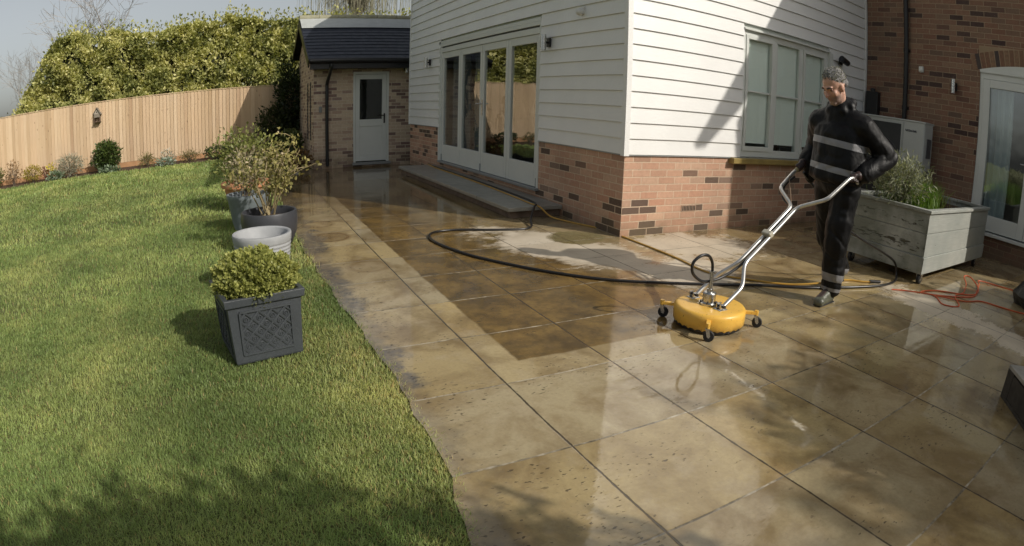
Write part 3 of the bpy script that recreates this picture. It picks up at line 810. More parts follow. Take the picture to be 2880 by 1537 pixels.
wall_lamp((-.026, 1.50, 2.02), (-1, 0, 0), 'steel wall lamp right of the bifold doors, nearer the house corner')
wall_lamp((XB-.001, -1.56, 2.14), (-1, 0, 0), 'slim steel wall lamp on red brick beside the french door')
wall_lamp((-.16, 7.129, 1.98), (0, -1, 0), 'small wall lamp on the outbuilding right of its half-glazed door')
t = thing('motion_sensor', (-.02, .80, 2.31), 'white domed motion sensor high on the shaded weatherboard near the corner', 'sensor')
m = MB(); m.ball((-.06, .80, 2.315), (.045, .045, .042), 16, 10); m.build('dome', WHITEPL, t, smooth=True)
m = MB(); m.obox((-.03, .80, 2.335), ((1, 0, 0), (0, 1, 0), (0, 0, 1)), (.012, .035, .04)); m.tube([(-.03, .80, 2.335), (-.06, .80, 2.33)], .02, 10); m.build('bracket', WHITEPL, t, bevel=.003)
t = thing('alarm_sensor', (XB, -1.0, 2.33), 'small cream sensor box on red brick right of the black downpipe', 'sensor')
m = MB(); m.box(XB-.05, XB-.001, -1.04, -.965, 2.285, 2.37); m.build('housing', WHITEPL, t, bevel=.012)
m = MB(); m.ball((XB-.048, -1.0, 2.31), (.012, .022, .018), 12, 8); m.build('lens', simple('frosted_lens', (.7, .7, .66), .3), t, smooth=True)
t = thing('security_camera', (3.72, -.02, 2.22), 'black bullet security camera on white boards right of the window', 'camera')
m = MB(); m.obox((3.72, -.035, 2.24), ((1, 0, 0), (0, 1, 0), (0, 0, 1)), (.04, .012, .04)); m.tube([(3.72, -.04, 2.24), (3.72, -.10, 2.25)], .014, 8); m.build('bracket', BLACKPL, t, smooth=True)
m = MB(); m.tube([(3.78, -.12, 2.235), (3.58, -.14, 2.27)], [.042, .046], 14); m.build('body', BLACKPL, t, smooth=True)
m = MB(); m.tube([(3.578, -.14, 2.27), (3.572, -.141, 2.271)], .032, 14); m.build('lens', simple('lens_glass', (.02, .02, .03), .05), t)

# ------------------------------------------------------------------ heat pump
hx0, hx1, hy0, hy1, hz0, hz1 = 4.08, 4.40, -1.285, -.20, .42, 1.565
t = thing('heat_pump', (4.24, -.74, 0), 'white boxed heat pump unit with fan grille against the red brick wall', 'heat pump')
PUMP = simple('pump_casing', (.50, .52, .50), .45, 0, .04)
m = MB(); m.box(hx0, hx1, hy0, hy1, hz0, hz1); hb = m.build('casing', PUMP, t, bevel=.025)
m = MB(); m.box(hx0-.008, hx1+.01, hy0-.008, hy1+.008, hz1-.012, hz1+.012); m.build('top_cover', PUMP, t, bevel=.008)
m = MB(); m.box(hx0-.010, hx0+.002, hy1-.70, hy1-.05, hz0+.10, hz1-.06)
gm = m.build('fan_grille', simple('grille_dark', (.035, .037, .04), .5), t, bevel=.004)
m = MB()
for i in range(9):
    rr = .06+i*.032
    m.tube([(hx0-.014, hy1-.375+rr*math.cos(a), (hz0+hz1)/2+rr*math.sin(a)) for a in np.linspace(0, 2*math.pi, 37)[:-1]], .003, 5, closed=True)
for i in range(12):
    a = i*math.pi/6; m.bar((hx0-.014, hy1-.375, (hz0+hz1)/2), (hx0-.014, hy1-.375+.31*math.cos(a), (hz0+hz1)/2+.31*math.sin(a)), .005, .005, up=(1, 0, 0))
m.build('wire_guard', simple('guard_wire', (.10, .10, .11), .5), gm)
m = MB()
m.box(hx0-.005, hx0+.002, hy1-.745, hy1-.725, hz0+.02, hz1-.03); m.build('seam', simple('seam_grey', (.38, .40, .39), .5), hb)
# worn word-mark: slanted strokes, not readable in the photograph
m = MB(); brn = random.Random(11); yy = -.98
for i in range(11):
    w = brn.uniform(.006, .013); h = brn.choice((.022, .022, .030)); zc_ = 1.43
    m.obox((hx0-.0015, yy, zc_+(h-.022)/2), ((1, 0, 0), (0, 1, 0), (0, .25, 1)), (.0025, w/2, h/2))
    if i % 2: m.obox((hx0-.0015, yy-.006, zc_+.008*(1 if i % 4 == 1 else -1)), ((1, 0, 0), (0, 1, 0), (0, 0, 1)), (.0022, .008, .003))
    yy -= .0165
m.build('word_mark', simple('mark_dark', (.03, .035, .05), .5), hb); m = MB()
for i in range(4): m.obox((hx0-.0015, -1.06-i*.017, .70), ((1, 0, 0), (0, 1, 0), (0, 0, 1)), (.0025, .0065, .011))
m.build('type_mark', MAT['mark_dark'], hb)
m = MB(); m.box(hx0+.10, hx1-.07, hy0-.010, hy0+.002, 1.10, 1.36); m.build('side_vent', simple('grille_dark2', (.09, .095, .1), .5), hb, bevel=.003)
m = MB(); m.box(hx0+.10, hx1-.10, hy0-.010, hy0+.002, .72, .93); m.build('side_vent', simple('grille_dark2', (.09, .095, .1), .5), hb, bevel=.003)
for yy in (hy0+.12, hy1-.12):
    m = MB(); m.box(hx0+.02, hx1-.02, yy-.04, yy+.04, .0, hz0+.001); m.build('foot', BLACKPL, t, bevel=.01)
m = MB(); m.box(4.40, XB-.001, -.30, -.08, 1.30, 1.93); m.tube([(4.44, -.19, 1.9), (4.44, -.19, 1.98)], .04, 12); m.build('pipe_cover', BLACKPL, t, bevel=.015)

# ------------------------------------------------------------------ brick outbuilding
OX0, OX1, OY0, OY1 = -2.035, .42, 7.13, 10.08
OE, ORZ, ORY = 2.12, 3.19, 8.865
ob = thing('outbuilding', ((OX0+OX1)/2, (OY0+OY1)/2, 0), 'small buff brick outbuilding with dark slate roof and half-glazed door', 'outbuilding')
ODX0, ODX1, ODZ0, ODZ1 = -1.235, -.495, .085, 1.915
m = MB(); wall(m, 'y', OY0, .11, OX0, OX1, -.03, 2.02, [(ODX0, ODX1, ODZ0-.05, ODZ1)])
wall(m, 'x', OX0, .11, OY0+.112, OY1, -.03, 2.02)
m.box(OX0+.112, OX1, OY1-.11, OY1, -.03, 2.02); m.box(OX1-.1, OX1, OY0+.112, OY1-.112, -.03, 2.02)
m.add([(OX0, OY0, 2.021), (OX0, OY1, 2.021), (OX0, OY1, 2.42), (OX0, ORY, ORZ-.12)], [(0, 3, 2, 1)])
m.build('brick_wall', BR_BUFF, ob)
for vy in (7.55, 8.05):
    m = MB(); m.box(OX0-.006, OX0+.002, vy, vy+.16, .55, 1.75)
    for i in range(16): m.box(OX0-.014, OX0-.006, vy+.004, vy+.156, .56+i*.074, .60+i*.074)
    m.build('slatted_vent', simple('vent_slats', (.07, .06, .055), .7, 0, .2, 9), ob)
m = MB(); m.box(OX0+.15, OX1-.15, OY0+1.2, OY0+1.25, 0, 2.0); m.build('inner_wall', INTDARK, ob)
def xend(y): return .45
def slate_roof(mb, x0, x1, ya, za, yb, zb, th):
    """courses of slates from the eave (ya,za) to the ridge (yb,zb)"""
    L = math.hypot(yb-ya, zb-za); e = Vector((0, (yb-ya)/L, (zb-za)/L)); nn = Vector((0, -e.z, e.y)) if yb > ya else Vector((0, e.z, -e.y))
    if nn.z < 0: nn = -nn
    k = int(L/.19)+1
    for i in range(k):
        s0 = i*L/k; s1 = s0+L/k+.02
        w = .30; x = x0 - (w/2 if i % 2 else 0)
        while x < x1:
            a = max(x, x0)+.002; b_ = min(x+w, xend(ya+e.y*s0))-.002; x += w
            if b_-a < .02: continue
            lift = rnd.uniform(0, .003)
            o = Vector((0, ya, za)); p0 = o+e*s0+nn*(th+.012+lift); p1 = o+e*min(s1, L)+nn*(th+.003)
            mb.add([(a, p0.y, p0.z), (b_, p0.y, p0.z), (b_, p1.y, p1.z), (a, p1.y, p1.z), (a, p0.y-nn.y*.008, p0.z-nn.z*.008), (b_, p0.y-nn.y*.008, p0.z-nn.z*.008)], [(0, 1, 2, 3), (4, 5, 1, 0)])
m = MB(); ex0, ex1 = OX0-.14, OX1
for ya, yb in ((6.78, ORY), (10.38, ORY)):
    za, zb = (OE if ya < 7 else ORZ-(10.38-ORY)*(ORZ-OE)/(ORY-6.78)), ORZ
    e1_, e2_ = xend(ya), xend(yb)
    m.add([(ex0, ya, za), (e1_, ya, za), (e2_, yb, zb), (ex0, yb, zb), (ex0, ya, za+.05), (e1_, ya, za+.05), (e2_, yb, zb+.05), (ex0, yb, zb+.05)],
          [(0, 3, 2, 1), (4, 5, 6, 7), (0, 1, 5, 4), (0, 4, 7, 3), (1, 2, 6, 5)])
    slate_roof(m, ex0, ex1, ya-.02*(1 if yb > ya else -1), za+.03, yb, zb+.03, .012)
rf = m.build('roof', simple('blue_slate', (.020, .024, .036), .5, 0, .15, 2.2, .003, 10), ob)
m = MB(); L = math.hypot(ORY-6.78, ORZ-OE); ny, nz_ = -(ORZ-OE)/L, (ORY-6.78)/L
a0 = (ORY-.62*(ORY-6.78)/L, ORZ-.62*(ORZ-OE)/L)
m.add([(ex0-.004, a0[0]+ny*.075, a0[1]+nz_*.075), (xend(a0[0]), a0[0]+ny*.075, a0[1]+nz_*.075), (.45, ORY, ORZ+.10), (ex0-.004, ORY, ORZ+.10)], [(0, 1, 2, 3)])
m.build('ridge_flashing', simple('pale_lead', (.42, .44, .43), .6, 0, .10, 5), rf)
m = MB(); x = ex0-.01
while x < .45:
    m.tube([(x+.004, ORY, ORZ+.085), (x+.446, ORY, ORZ+.085)], .075, 12); x += .45
m.build('ridge_tile', simple('mossy_ridge', (.30, .29, .20), .85, 0, .25, 7), rf, smooth=True)
for ya, OEb in ((6.74, OE), (10.42, 2.40)):
    m = MB()
    d = Vector((0, ORY-ya, ORZ-OEb)).normalized(); up_ = Vector((1, 0, 0)).cross(d)
    mid = Vector((ex0-.010, (ya+ORY)/2, (OEb+ORZ)/2-.045)); Lb = math.hypot(ORY-ya, ORZ-OEb)/2
    m.obox(mid, (d, (1, 0, 0), up_), (Lb, .012, .085)); m.build('barge_board', DARKTRIM, ob)
m = MB(); m.box(ex0+.05, .4, 6.80, OY0-.001, OE-.145, OE-.115); m.box(ex0+.02, .4, 6.775, 6.80, OE-.15, OE+.02); m.build('fascia', DARKTRIM, ob)
m = MB(); m.tube([(ex0+.0, 6.725, OE+.005), (.4, 6.725, OE+.0)], .055, 12); gu = m.build('gutter', BLACKPL, ob, smooth=True)
m = MB(); m.tube(spline([(-1.745, 6.73, 2.06), (-1.745, 6.74, 1.98), (-1.765, 6.93, 1.80), (-1.775, 7.065, 1.68), (-1.775, 7.075, 1.5), (-1.775, 7.075, .05)], 6), .034, 12); m.build('downpipe', BLACKPL, gu, smooth=True)
# door of the outbuilding
m = MB(); y0, y1 = OY0+.004, OY0+.08
m.box(ODX0, ODX0+.05, y0, y1, ODZ0, ODZ1); m.box(ODX1-.05, ODX1, y0, y1, ODZ0, ODZ1); m.box(ODX0+.05, ODX1-.05, y0, y1, ODZ1-.05, ODZ1)
od = m.build('door', FRAME, ob, bevel=.003)
m = MB(); a, c2 = ODX0+.053, ODX1-.053; zb, zt = ODZ0+.02, ODZ1-.055; y0 = OY0+.012; y1 = y0+.045
m.box(a, a+.085, y0, y1, zb, zt); m.box(c2-.085, c2, y0, y1, zb, zt); m.box(a+.085, c2-.085, y0, y1, zt-.10, zt); m.box(a+.085, c2-.085, y0, y1, zb, zb+.12)
m.box(a+.085, c2-.085, y0, y1, zb+.70, zb+.84); m.box(a+.085, c2-.085, y0+.012, y1, zb+.12, zb+.70)
m.build('door_leaf', FRAME, od, bevel=.004)
m = MB(); yq = y0+.02; m.quad((a+.085, yq, zb+.84), (c2-.085, yq, zb+.84), (c2-.085, yq, zt-.10), (a+.085, yq, zt-.10)); m.build('pane', GLASS, od)
m = MB(); m.box(c2-.055, c2-.025, y0-.008, y0+.001, .86, 1.06); m.tube([(c2-.04, y0-.004, 1.02), (c2-.04, y0-.05, 1.02), (c2-.15, y0-.055, 1.02)], .009, 8); m.build('handle', BLACKPL, od, smooth=True)
m = MB(); m.box(ODX0-.02, ODX1+.02, OY0-.06, OY0+.08, ODZ0-.05, ODZ0-.001); m.build('threshold', simple('grey_sill', (.25, .26, .26), .45), od)
m = MB(); m.box(-1.93, -1.87, OY0-.03, OY0-.001, 1.12, 1.24); tag(m.build('meter_box', simple('grey_box', (.22, .22, .21), .6), None, bevel=.006), 'small grey switch box on the outbuilding left of its downpipe', 'switch box')

# the paving falls away to the outbuilding, which stands a little lower and farther back
for o_ in [ob]+[x for x in bpy.data.objects if x.get('category') == 'switch box' or (x.get('label') or '').startswith('small wall lamp on the outbuilding')]:
    k_ = 1.11; base = Vector(o_.location); o_.location = CAM + (base-CAM)*k_; o_.scale = (k_,)*3
# ------------------------------------------------------------------ fence
def fence_y(x): return 12.25 + .055*x
def fence_mat():
    n = N('softwood_boards'); p = n.pos(); x, y, z = n.sep(p)
    v = n.white(n.comb(n.ma('FLOOR', n.ma('DIVIDE', x, .1)), 0., 0.))
    c = n.ramp(v, [(0, (.36, .235, .135)), (.2, (.60, .44, .285)), (.45, (.50, .36, .22)), (.7, (.63, .48, .32)), (1, (.43, .30, .175))])
    gr = n.noise(n.mapv(p, (22, 22, .9)), 3., 5, .6, .8)
    c = n.mix(n.rng(gr, .4, .7, 0., .45), c, n.mix(1., c, (.72, .62, .5), 'MULTIPLY'))
    kn = n.rng(n.vor(n.mapv(p, (3.2, 3.2, 1.25)), 2.6)['Distance'], .07, .115, 1., 0.)
    c = n.mix(n.ma('MULTIPLY', kn, .7), c, (.13, .065, .03))
    w = n.rng(n.noise(p, .7, 3), .4, .65)
    c = n.mix(n.ma('MULTIPLY', w, .3), c, (.44, .33, .24))
    n.set(col=c, rough=.8, normal=n.bump(gr, .004)); return n.m
FM = fence_mat()
m = MB(); x = -17.; i = 0
while x < 3.4:
    w = .100; y = fence_y(x); h = 1.865+rnd.uniform(-.004, .004); t0 = .006; 
    # feather-edge board, thick side overlapping the next one
    y2 = fence_y(x+w)
    m.add([(x-.004, y-.034, .17), (x+w+.004, y2-.010, .17), (x+w+.004, y2-.010, h), (x-.004, y-.034, h), (x-.004, y-.004, .17), (x+w+.004, y2-.004, .17), (x+w+.004, y2-.004, h), (x-.004, y-.004, h)],
          [(0, 1, 2, 3), (3, 2, 6, 7), (0, 3, 7, 4), (5, 6, 2, 1), (4, 7, 6, 5), (0, 4, 5, 1)])
    x += w
fo = thing('fence', (-5, fence_y(-5), 0), 'tall pale softwood featheredge garden fence behind the lawn', 'fence')
m.build('boards', FM, fo)
m = MB(); m.add([(-17, fence_y(-17)-.02, 0), (3.4, fence_y(3.4)-.02, 0), (3.4, fence_y(3.4)-.02, .168), (-17, fence_y(-17)-.02, .168), (-17, fence_y(-17)+.01, .168), (3.4, fence_y(3.4)+.01, .168)], [(0, 1, 2, 3), (3, 2, 5, 4)])
m.build('gravel_board', simple('gravel_board', (.40, .22, .11), .85, 0, .2, 5), fo)
for zz in (.4, 1.0, 1.6):
    m = MB(); m.bar((-17, fence_y(-17)+.035, zz), (3.4, fence_y(3.4)+.035, zz), .07, .07); m.build('rail', FM, fo)
m = MB(); m.bar((-17, fence_y(-17)-.015, 1.885), (3.4, fence_y(3.4)-.015, 1.885), .05, .022); m.build('capping', FM, fo)

# bird box on the fence
bx, by, bz = -7.64, fence_y(-7.64)-.03, 1.34
t = thing('bird_house', (bx, by, bz), 'small weathered bird box with steep roof hung on the fence', 'bird box')
GW = simple('weathered_grey_wood', (.22, .19, .15), .9, 0, .25, 18)
m = MB(); m.box(bx-.085, bx+.085, by-.13, by-.002, bz+.13, bz+.23); m.build('box', GW, t, bevel=.003)
m = MB(); m.box(bx-.10, bx+.10, by-.17, by-.001, bz, bz+.022); m.box(bx-.085, bx-.07, by-.13, by-.002, bz+.022, bz+.13); m.box(bx+.07, bx+.085, by-.13, by-.002, bz+.022, bz+.13); m.build('feeding_tray', simple('dark_wood', (.09, .055, .035), .9, 0, .2, 18), t)
m = MB()
for sgn in (-1, 1):
    m.add([(bx, by-.16, bz+.40), (bx, by, bz+.40), (bx+sgn*.125, by, bz+.215), (bx+sgn*.125, by-.16, bz+.215), (bx, by-.16, bz+.385), (bx, by, bz+.385), (bx+sgn*.125, by, bz+.20), (bx+sgn*.125, by-.16, bz+.20)],
          [(0, 1, 2, 3), (4, 7, 6, 5), (0, 3, 7, 4), (2, 6, 7, 3)])
m.build('roof', GW, t)
m = MB(); m.add([(bx-.10, by-.12, bz+.22), (bx+.10, by-.12, bz+.22), (bx, by-.12, bz+.37)], [(0, 1, 2)]); m.build('gable', simple('pale_wood', (.36, .32, .26), .9, 0, .2, 18), t)
m = MB(); m.tube([(bx, by-.121, bz+.275), (bx, by-.126, bz+.275)], .018, 12); m.build('entrance_hole', simple('hole_dark', (.02, .015, .01), .9), t)
# ------------------------------------------------------------------ hedge
def hedge():
    pts = [(-11.2, 1.2), (-10.7, 1.95), (-10.1, 2.9), (-9.6, 3.75), (-9.1, 4.05), (-7.9, 3.92), (-6.5, 3.82), (-5.2, 3.85), (-4.2, 3.98), (-3.4, 3.98), (-2.6, 3.88), (-1.8, 3.8), (-.5, 3.9), (1, 3.9), (2.6, 3.9)]
    X = np.array([p[0] for p in pts]); Z = np.array([p[1] for p in pts])
    tn = smooth_noise(4, 3.2)
    top = lambda x: np.interp(x, X, Z) + .11*tn(np.stack([np.atleast_1d(x)]*3, 1))
    n = 150000
    x = rng.uniform(-11.2, 2.6, n); t = top(x)
    on_top = rng.random(n) < .16
    z = np.where(on_top, t - np.abs(rng.normal(0, .09, n)), 1.0 + (t-1.0)*rng.random(n)**.92)
    q_ = np.stack([x, np.zeros(n), z], 1); lump = .17*smooth_noise(5, 3.0)(q_) + .09*smooth_noise(5, 8.)(q_)
    yf = 13.15 + .055*x + .35*np.clip((z-(t-.9))/.9, 0, 1)**2 - lump
    y = np.where(on_top, 13.4+.055*x + rng.random(n)*1.7, yf + np.abs(rng.normal(0, .20, n)))
    # sprouting shoots on the crest
    sh = rng.random(n) < .022
    z = np.where(sh, t + rng.random(n)**2*.38, z); y = np.where(sh, 13.5 + .055*x + rng.random(n)*.6, y)
    # rounded left end
    gapn = smooth_noise(6, 7.)(q_); keep = (z > .6) & (rng.random(n) < np.clip(.66+.8*gapn, .12, 1))
    P = np.stack([x, y, z], 1)[keep]; x, y, z = P.T; k = len(P)
    cl = np.clip(.5+.6*smooth_noise(6, 9.)(P), 0, 1)
    v = rng.random(k)
    c0, c1, c2 = np.array([.09, .115, .04]), np.array([.45, .45, .16]), np.array([.74, .69, .34])
    m = np.clip(.55*cl+.5*v-.02, 0, 1)[:, None]
    C = np.where(m < .5, c0+(c1-c0)*m*2, c1+(c2-c1)*(m*2-1))
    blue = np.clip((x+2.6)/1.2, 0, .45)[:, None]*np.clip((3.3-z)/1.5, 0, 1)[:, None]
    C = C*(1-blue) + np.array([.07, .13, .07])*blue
    nr = np.tile(np.array([0, -1., .35]), (k, 1))
    hd = thing('hedge', (-4.3, 14.3, 0), 'tall dense laurel hedge with yellow-green leaves rising behind the fence', 'hedge')
    leaves('foliage', P, rng.uniform(.075, .155, k), C, LEAF, hd, nr, .3, .55)
    m_ = MB(); xs = np.linspace(-10.9, 2.6, 90)
    for i in range(len(xs)-1):
        a, b = xs[i], xs[i+1]; ta, tb = float(top(a)[0])-.22, float(top(b)[0])-.22; ya, yb = 13.72+.055*a, 13.72+.055*b
        m_.quad((a, ya, .3), (b, yb, .3), (b, yb, max(tb-.55, .35)), (a, ya, max(ta-.55, .35)))
        m_.quad((a, ya, max(ta-.55, .35)), (b, yb, max(tb-.55, .35)), (b, yb+.4, tb), (a, ya+.4, ta))
        m_.quad((a, ya+.4, ta), (b, yb+.4, tb), (b, yb+1.6, tb), (a, ya+1.6, ta))
        m_.quad((b, yb+1.6, .3), (a, ya+1.6, .3), (a, ya+1.6, ta), (b, yb+1.6, tb))
    m_.quad((xs[0], 13.45+.055*xs[0], .3), (xs[0], 13.45+.055*xs[0], float(top(xs[0])[0])-.2), (xs[0], 15+.055*xs[0], float(top(xs[0])[0])-.2), (xs[0], 15+.055*xs[0], .3))
    m_.build('inner_growth', simple('hedge_core', (.022, .026, .010), 1., 0, .4, 8), hd)
hedge()

# ------------------------------------------------------------------ trees
def bare_tree(name, label, base, h, spread, levels, seed, mat, group=None, r0=.16, twig=.009, droop=0., fork=3, up=.55):
    rr = random.Random(seed); t = thing(name, base, label, 'tree', group)
    trunk = MB(); crown = MB()
    def grow(p, d, L, r, lev):
        n = 4; pts = [p]; rad = [r]
        for i in range(n):
            d = (d + Vector((rr.gauss(0, .13), rr.gauss(0, .13), rr.gauss(0, .09) + (up*.10 if lev < levels-1 else 0) - droop*lev*.09))).normalized()
            p = p + d*L/n; pts.append(p); rad.append(max(twig*.6, r*(1-.42*(i+1)/n)))
        (trunk if lev == 0 else crown).tube(pts, rad, 8 if lev < 2 else (5 if lev < 3 else 3), caps=False)
        if lev >= levels: return
        k = fork + (1 if rr.random() < .5 else 0) + (1 if lev == 0 else 0)
        for i in range(k):
            a = rr.uniform(0, 2*math.pi); s = spread*rr.uniform(.6, 1.25)
            o = d.orthogonal().normalized(); o = Matrix.Rotation(a, 3, d) @ o
            nd = (d*math.cos(s)+o*math.sin(s)).normalized()
            q = pts[-1] if i < 2 else pts[rr.choice((2, 3))]
            grow(q, nd, L*rr.uniform(.62, .82), max(twig, rad[-1]*rr.uniform(.6, .85)), lev+1)
    grow(Vector(base), Vector((rr.gauss(0, .05), rr.gauss(0, .05), 1)), h*.36, r0, 0)
    trunk.build('trunk', mat, t, smooth=True); crown.build('branches', mat, t, smooth=True)
    return t
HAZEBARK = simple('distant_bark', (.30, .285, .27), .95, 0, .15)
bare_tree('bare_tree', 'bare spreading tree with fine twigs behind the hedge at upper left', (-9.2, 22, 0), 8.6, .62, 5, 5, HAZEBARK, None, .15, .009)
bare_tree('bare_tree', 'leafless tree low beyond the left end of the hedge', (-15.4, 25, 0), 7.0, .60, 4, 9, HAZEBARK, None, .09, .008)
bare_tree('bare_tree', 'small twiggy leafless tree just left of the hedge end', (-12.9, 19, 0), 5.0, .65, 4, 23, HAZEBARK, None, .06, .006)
# distant scrub on the skyline
def leafy(name, label, cat, base, rx, ry, h, n, ls, c0, c1, stems=5, group=None, mat=None, z0=.12, hollow=.55, stemcol=None, up=.5, aspect=.5, lump=.0, r_stem=.008):
    """plant: forking stems carrying leaves"""
    t = thing(name, base, label, cat, group); b = Vector(base); m = MB()
    for i in range(stems):
        a = 2*math.pi*i/stems+rnd.uniform(-.3, .3); q = rnd.uniform(.35, .9)
        e = b+Vector((rx*q*math.cos(a), ry*q*math.sin(a), h*rnd.uniform(.6, .95)))
        mid = b.lerp(e, .5)+Vector((rnd.uniform(-.1, .1)*rx, rnd.uniform(-.1, .1)*ry, h*.08))
        m.tube(spline([b+Vector((rnd.uniform(-.15, .15)*rx, rnd.uniform(-.15, .15)*ry, 0)), mid, e], 5), [r_stem*(1-.07*k) for k in range(11)], 5)
    m.build('stems', stemcol or BARK, t, smooth=True)
    d = rng.normal(size=(n, 3)); d /= np.linalg.norm(d, axis=1, keepdims=True)
    rad = (hollow + (1-hollow)*rng.random(n)**.6)
    rad *= 1 + lump*np.sin(d[:, 0]*7+3*d[:, 2])*np.sin(d[:, 1]*6+4*d[:, 2]+1) + lump*.6*np.sin(d[:, 0]*15+d[:, 1]*13)
    P = d*rad[:, None]*np.array([rx, ry, h*(1-z0)*.5]); P += np.array(b)+np.array([0, 0, h*(z0+(1-z0)*.5)])
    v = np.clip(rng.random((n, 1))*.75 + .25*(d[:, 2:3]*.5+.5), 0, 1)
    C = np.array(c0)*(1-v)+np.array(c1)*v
    leaves('foliage', P, rng.uniform(.6, 1.3, n)*ls, C, mat or LEAF, t, d, up, aspect)
    return t
leafy('shrub', 'hazy green bush on the skyline left of the hedge', 'bush', (-11.6, 15.0, 0), 1.0, .6, 2.1, 1800, .10, (.10, .12, .06), (.25, .25, .14), lump=.2)
# weeping willow behind the outbuilding
def willow():
    t = thing('weeping_willow', (.9, 18.5, 0), 'tall leafless weeping willow with hanging twigs behind the outbuilding', 'tree'); rr = random.Random(4)
    m = MB(); m.tube([(.9, 18.5, 0), (1.0, 18.5, 3), (1.1, 18.5, 5.4)], [.26, .2, .14], 10)
    limbs = []
    for i in range(12):
        a = i*2*math.pi/12; e = Vector((1.1+2.0*math.cos(a), 18.5+1.6*math.sin(a), rr.uniform(6.6, 7.8)))
        pts = spline([(1.05, 18.5, 4.6), (1.05+.9*math.cos(a), 18.5+.7*math.sin(a), 6.4), e], 6); limbs += pts[3:]
        m.tube(pts, [.08*(1-.06*k) for k in range(len(pts))], 6)
    m.build('trunk', BARK, t, smooth=True)
    m = MB()
    for i in range(520):
        p = rr.choice(limbs)+Vector((rr.gauss(0, .25), rr.gauss(0, .25), rr.gauss(0, .1))); L = rr.uniform(1.6, 3.8); pts = [p]; dx = Vector((rr.gauss(0, .35), rr.gauss(0, .35), 0))
        for k in range(1, 6):
            f = k/5; pts.append(p+dx*min(1, f*1.6)+Vector((rr.gauss(0, .02), rr.gauss(0, .02), -L*f*f*.9-.05*f)))
        m.tube(pts, [.011*(1-.12*k) for k in range(6)], 3, caps=False)
    m.build('hanging_twigs', simple('willow_twig', (.22, .21, .14), .9, 0, .2), t)
willow()
# a big garden tree behind the photographer throws the broken shade over the near paving
def shade_tree(base, cz, rx, ry, rz, n, seed, label):
    t = thing('garden_tree', base, label, 'tree'); rr = random.Random(seed); b = Vector(base); m = MB()
    c = b+Vector((0, 0, cz)); m.tube([b, b+Vector((.1, 0, cz*.5)), c], [.2, .15, .08], 10)
    tips = []
    for i in range(130):
        d = Vector((rr.gauss(0, 1), rr.gauss(0, 1), rr.gauss(0, .7))).normalized()
        e = c+Vector((d.x*rx, d.y*ry, d.z*rz))*rr.uniform(.55, 1); s = b+Vector((.1, 0, cz*rr.uniform(.5, 1)))
        m.tube(spline([s, s.lerp(e, .5)+Vector((0, 0, .25)), e], 4), [.05*(1-.1*k) for k in range(9)], 5); tips.append(e)
    m.build('trunk', BARK, t, smooth=True)
    P = []
    for i in range(n):
        e = rr.choice(tips); P.append((e.x+rr.gauss(0, .30), e.y+rr.gauss(0, .25), e.z+rr.gauss(0, .09)))
    P = np.array(P); v = rng.random((n, 1))
    leaves('crown', P, rng.uniform(.12, .22, n), np.array([.05, .08, .02])*(1-v)+np.array([.12, .15, .04])*v, LEAF, t)
shade_tree((7.0, -13.2, 0), 7.2, 2.9, .9, 1.0, 19000, 2, 'leafy garden tree standing behind the camera on the right')
shade_tree((1.9, -13.2, 0), 6.6, 2.2, .7, .85, 11000, 8, 'smaller leafy garden tree standing behind the camera')

def border(x0, x1, h, label, n):  # unseen hedge added to shade the near ground and block sky light
    t = thing('shade_hedge', ((x0+x1)/2, -6.6, 0), label, 'hedge'); tn = smooth_noise(5, 2.6)
    tp = lambda q: h+.16*tn(np.stack([q, q*0, q*0], 1))-.35*np.exp(-((q-x0)/.35)**2)-.35*np.exp(-((q-x1)/.35)**2)
    x = rng.uniform(x0, x1, n); top_ = tp(x); z = top_*rng.random(n)**.6; y = -6.55+rng.choice([-.42, .42], n)*(.8+.25*rng.random(n))
    on = rng.random(n) < .5; y = np.where(on, -6.55+rng.uniform(-.42, .42, n), y); z = np.where(on, top_+rng.normal(0, .09, n)+.22*(rng.random(n) < .12)*rng.random(n), z)
    v = rng.random((n, 1)); leaves('foliage', np.stack([x, y, z], 1), rng.uniform(.06, .13, n), np.array([.05, .08, .02])*(1-v)+np.array([.14, .17, .05])*v, LEAF, t)
    m = MB(); m.box(x0+.12, x1-.12, -6.85, -6.25, .05, h-.35); m.build('inner_growth', MAT['hedge_core'], t)
border(.15, 6.0, 2.40, 'long unseen hedge added behind the camera to shade the patio end', 17000)
border(-4.6, -.75, 2.62, 'short unseen hedge added behind the camera to shade the lawn end', 10000)

# ------------------------------------------------------------------ plants in the bed
def bed(x): return (x, 11.72+.05*x+.03, .0)
by_ = lambda x, d=.0: 11.68+.05*x - d + .05
leafy('evergreen_shrub', 'dense dark green shrub with upright shoots in the fence bed', 'shrub', (-7.32, by_(-7.3), 0), .36, .28, .78, 2600, .085, (.02, .045, .012), (.12, .16, .04), 7, lump=.25)
leafy('lavender', 'grey-green feathery bush left of the dark evergreen in the bed', 'shrub', (-8.42, by_(-8.4, .05), 0), .42, .3, .58, 1500, .09, (.20, .20, .15), (.45, .43, .33), 9, mat=DRYLEAF, aspect=.16, lump=.2)
leafy('daffodil', 'yellow daffodil clump at the left foot of the grey bush', 'flower', (-9.0, by_(-9, .05), 0), .13, .1, .42, 60, .10, (.50, .40, .04), (.70, .60, .12), 8, hollow=.8, z0=.5, stemcol=simple('daffodil_green', (.08, .14, .03), .6))
leafy('dry_perennial', 'straw-brown leafless perennial stems near the left end of the bed', 'plant', (-10.25, by_(-10.2), 0), .30, .2, .68, 240, .07, (.22, .12, .06), (.42, .28, .15), 16, mat=DRYLEAF, hollow=.3, r_stem=.006)
leafy('spirea', 'golden spring shrub beside the brown stems in the bed', 'shrub', (-9.62, by_(-9.6), 0), .30, .22, .46, 700, .055, (.22, .18, .03), (.48, .38, .08), 10, lump=.2)
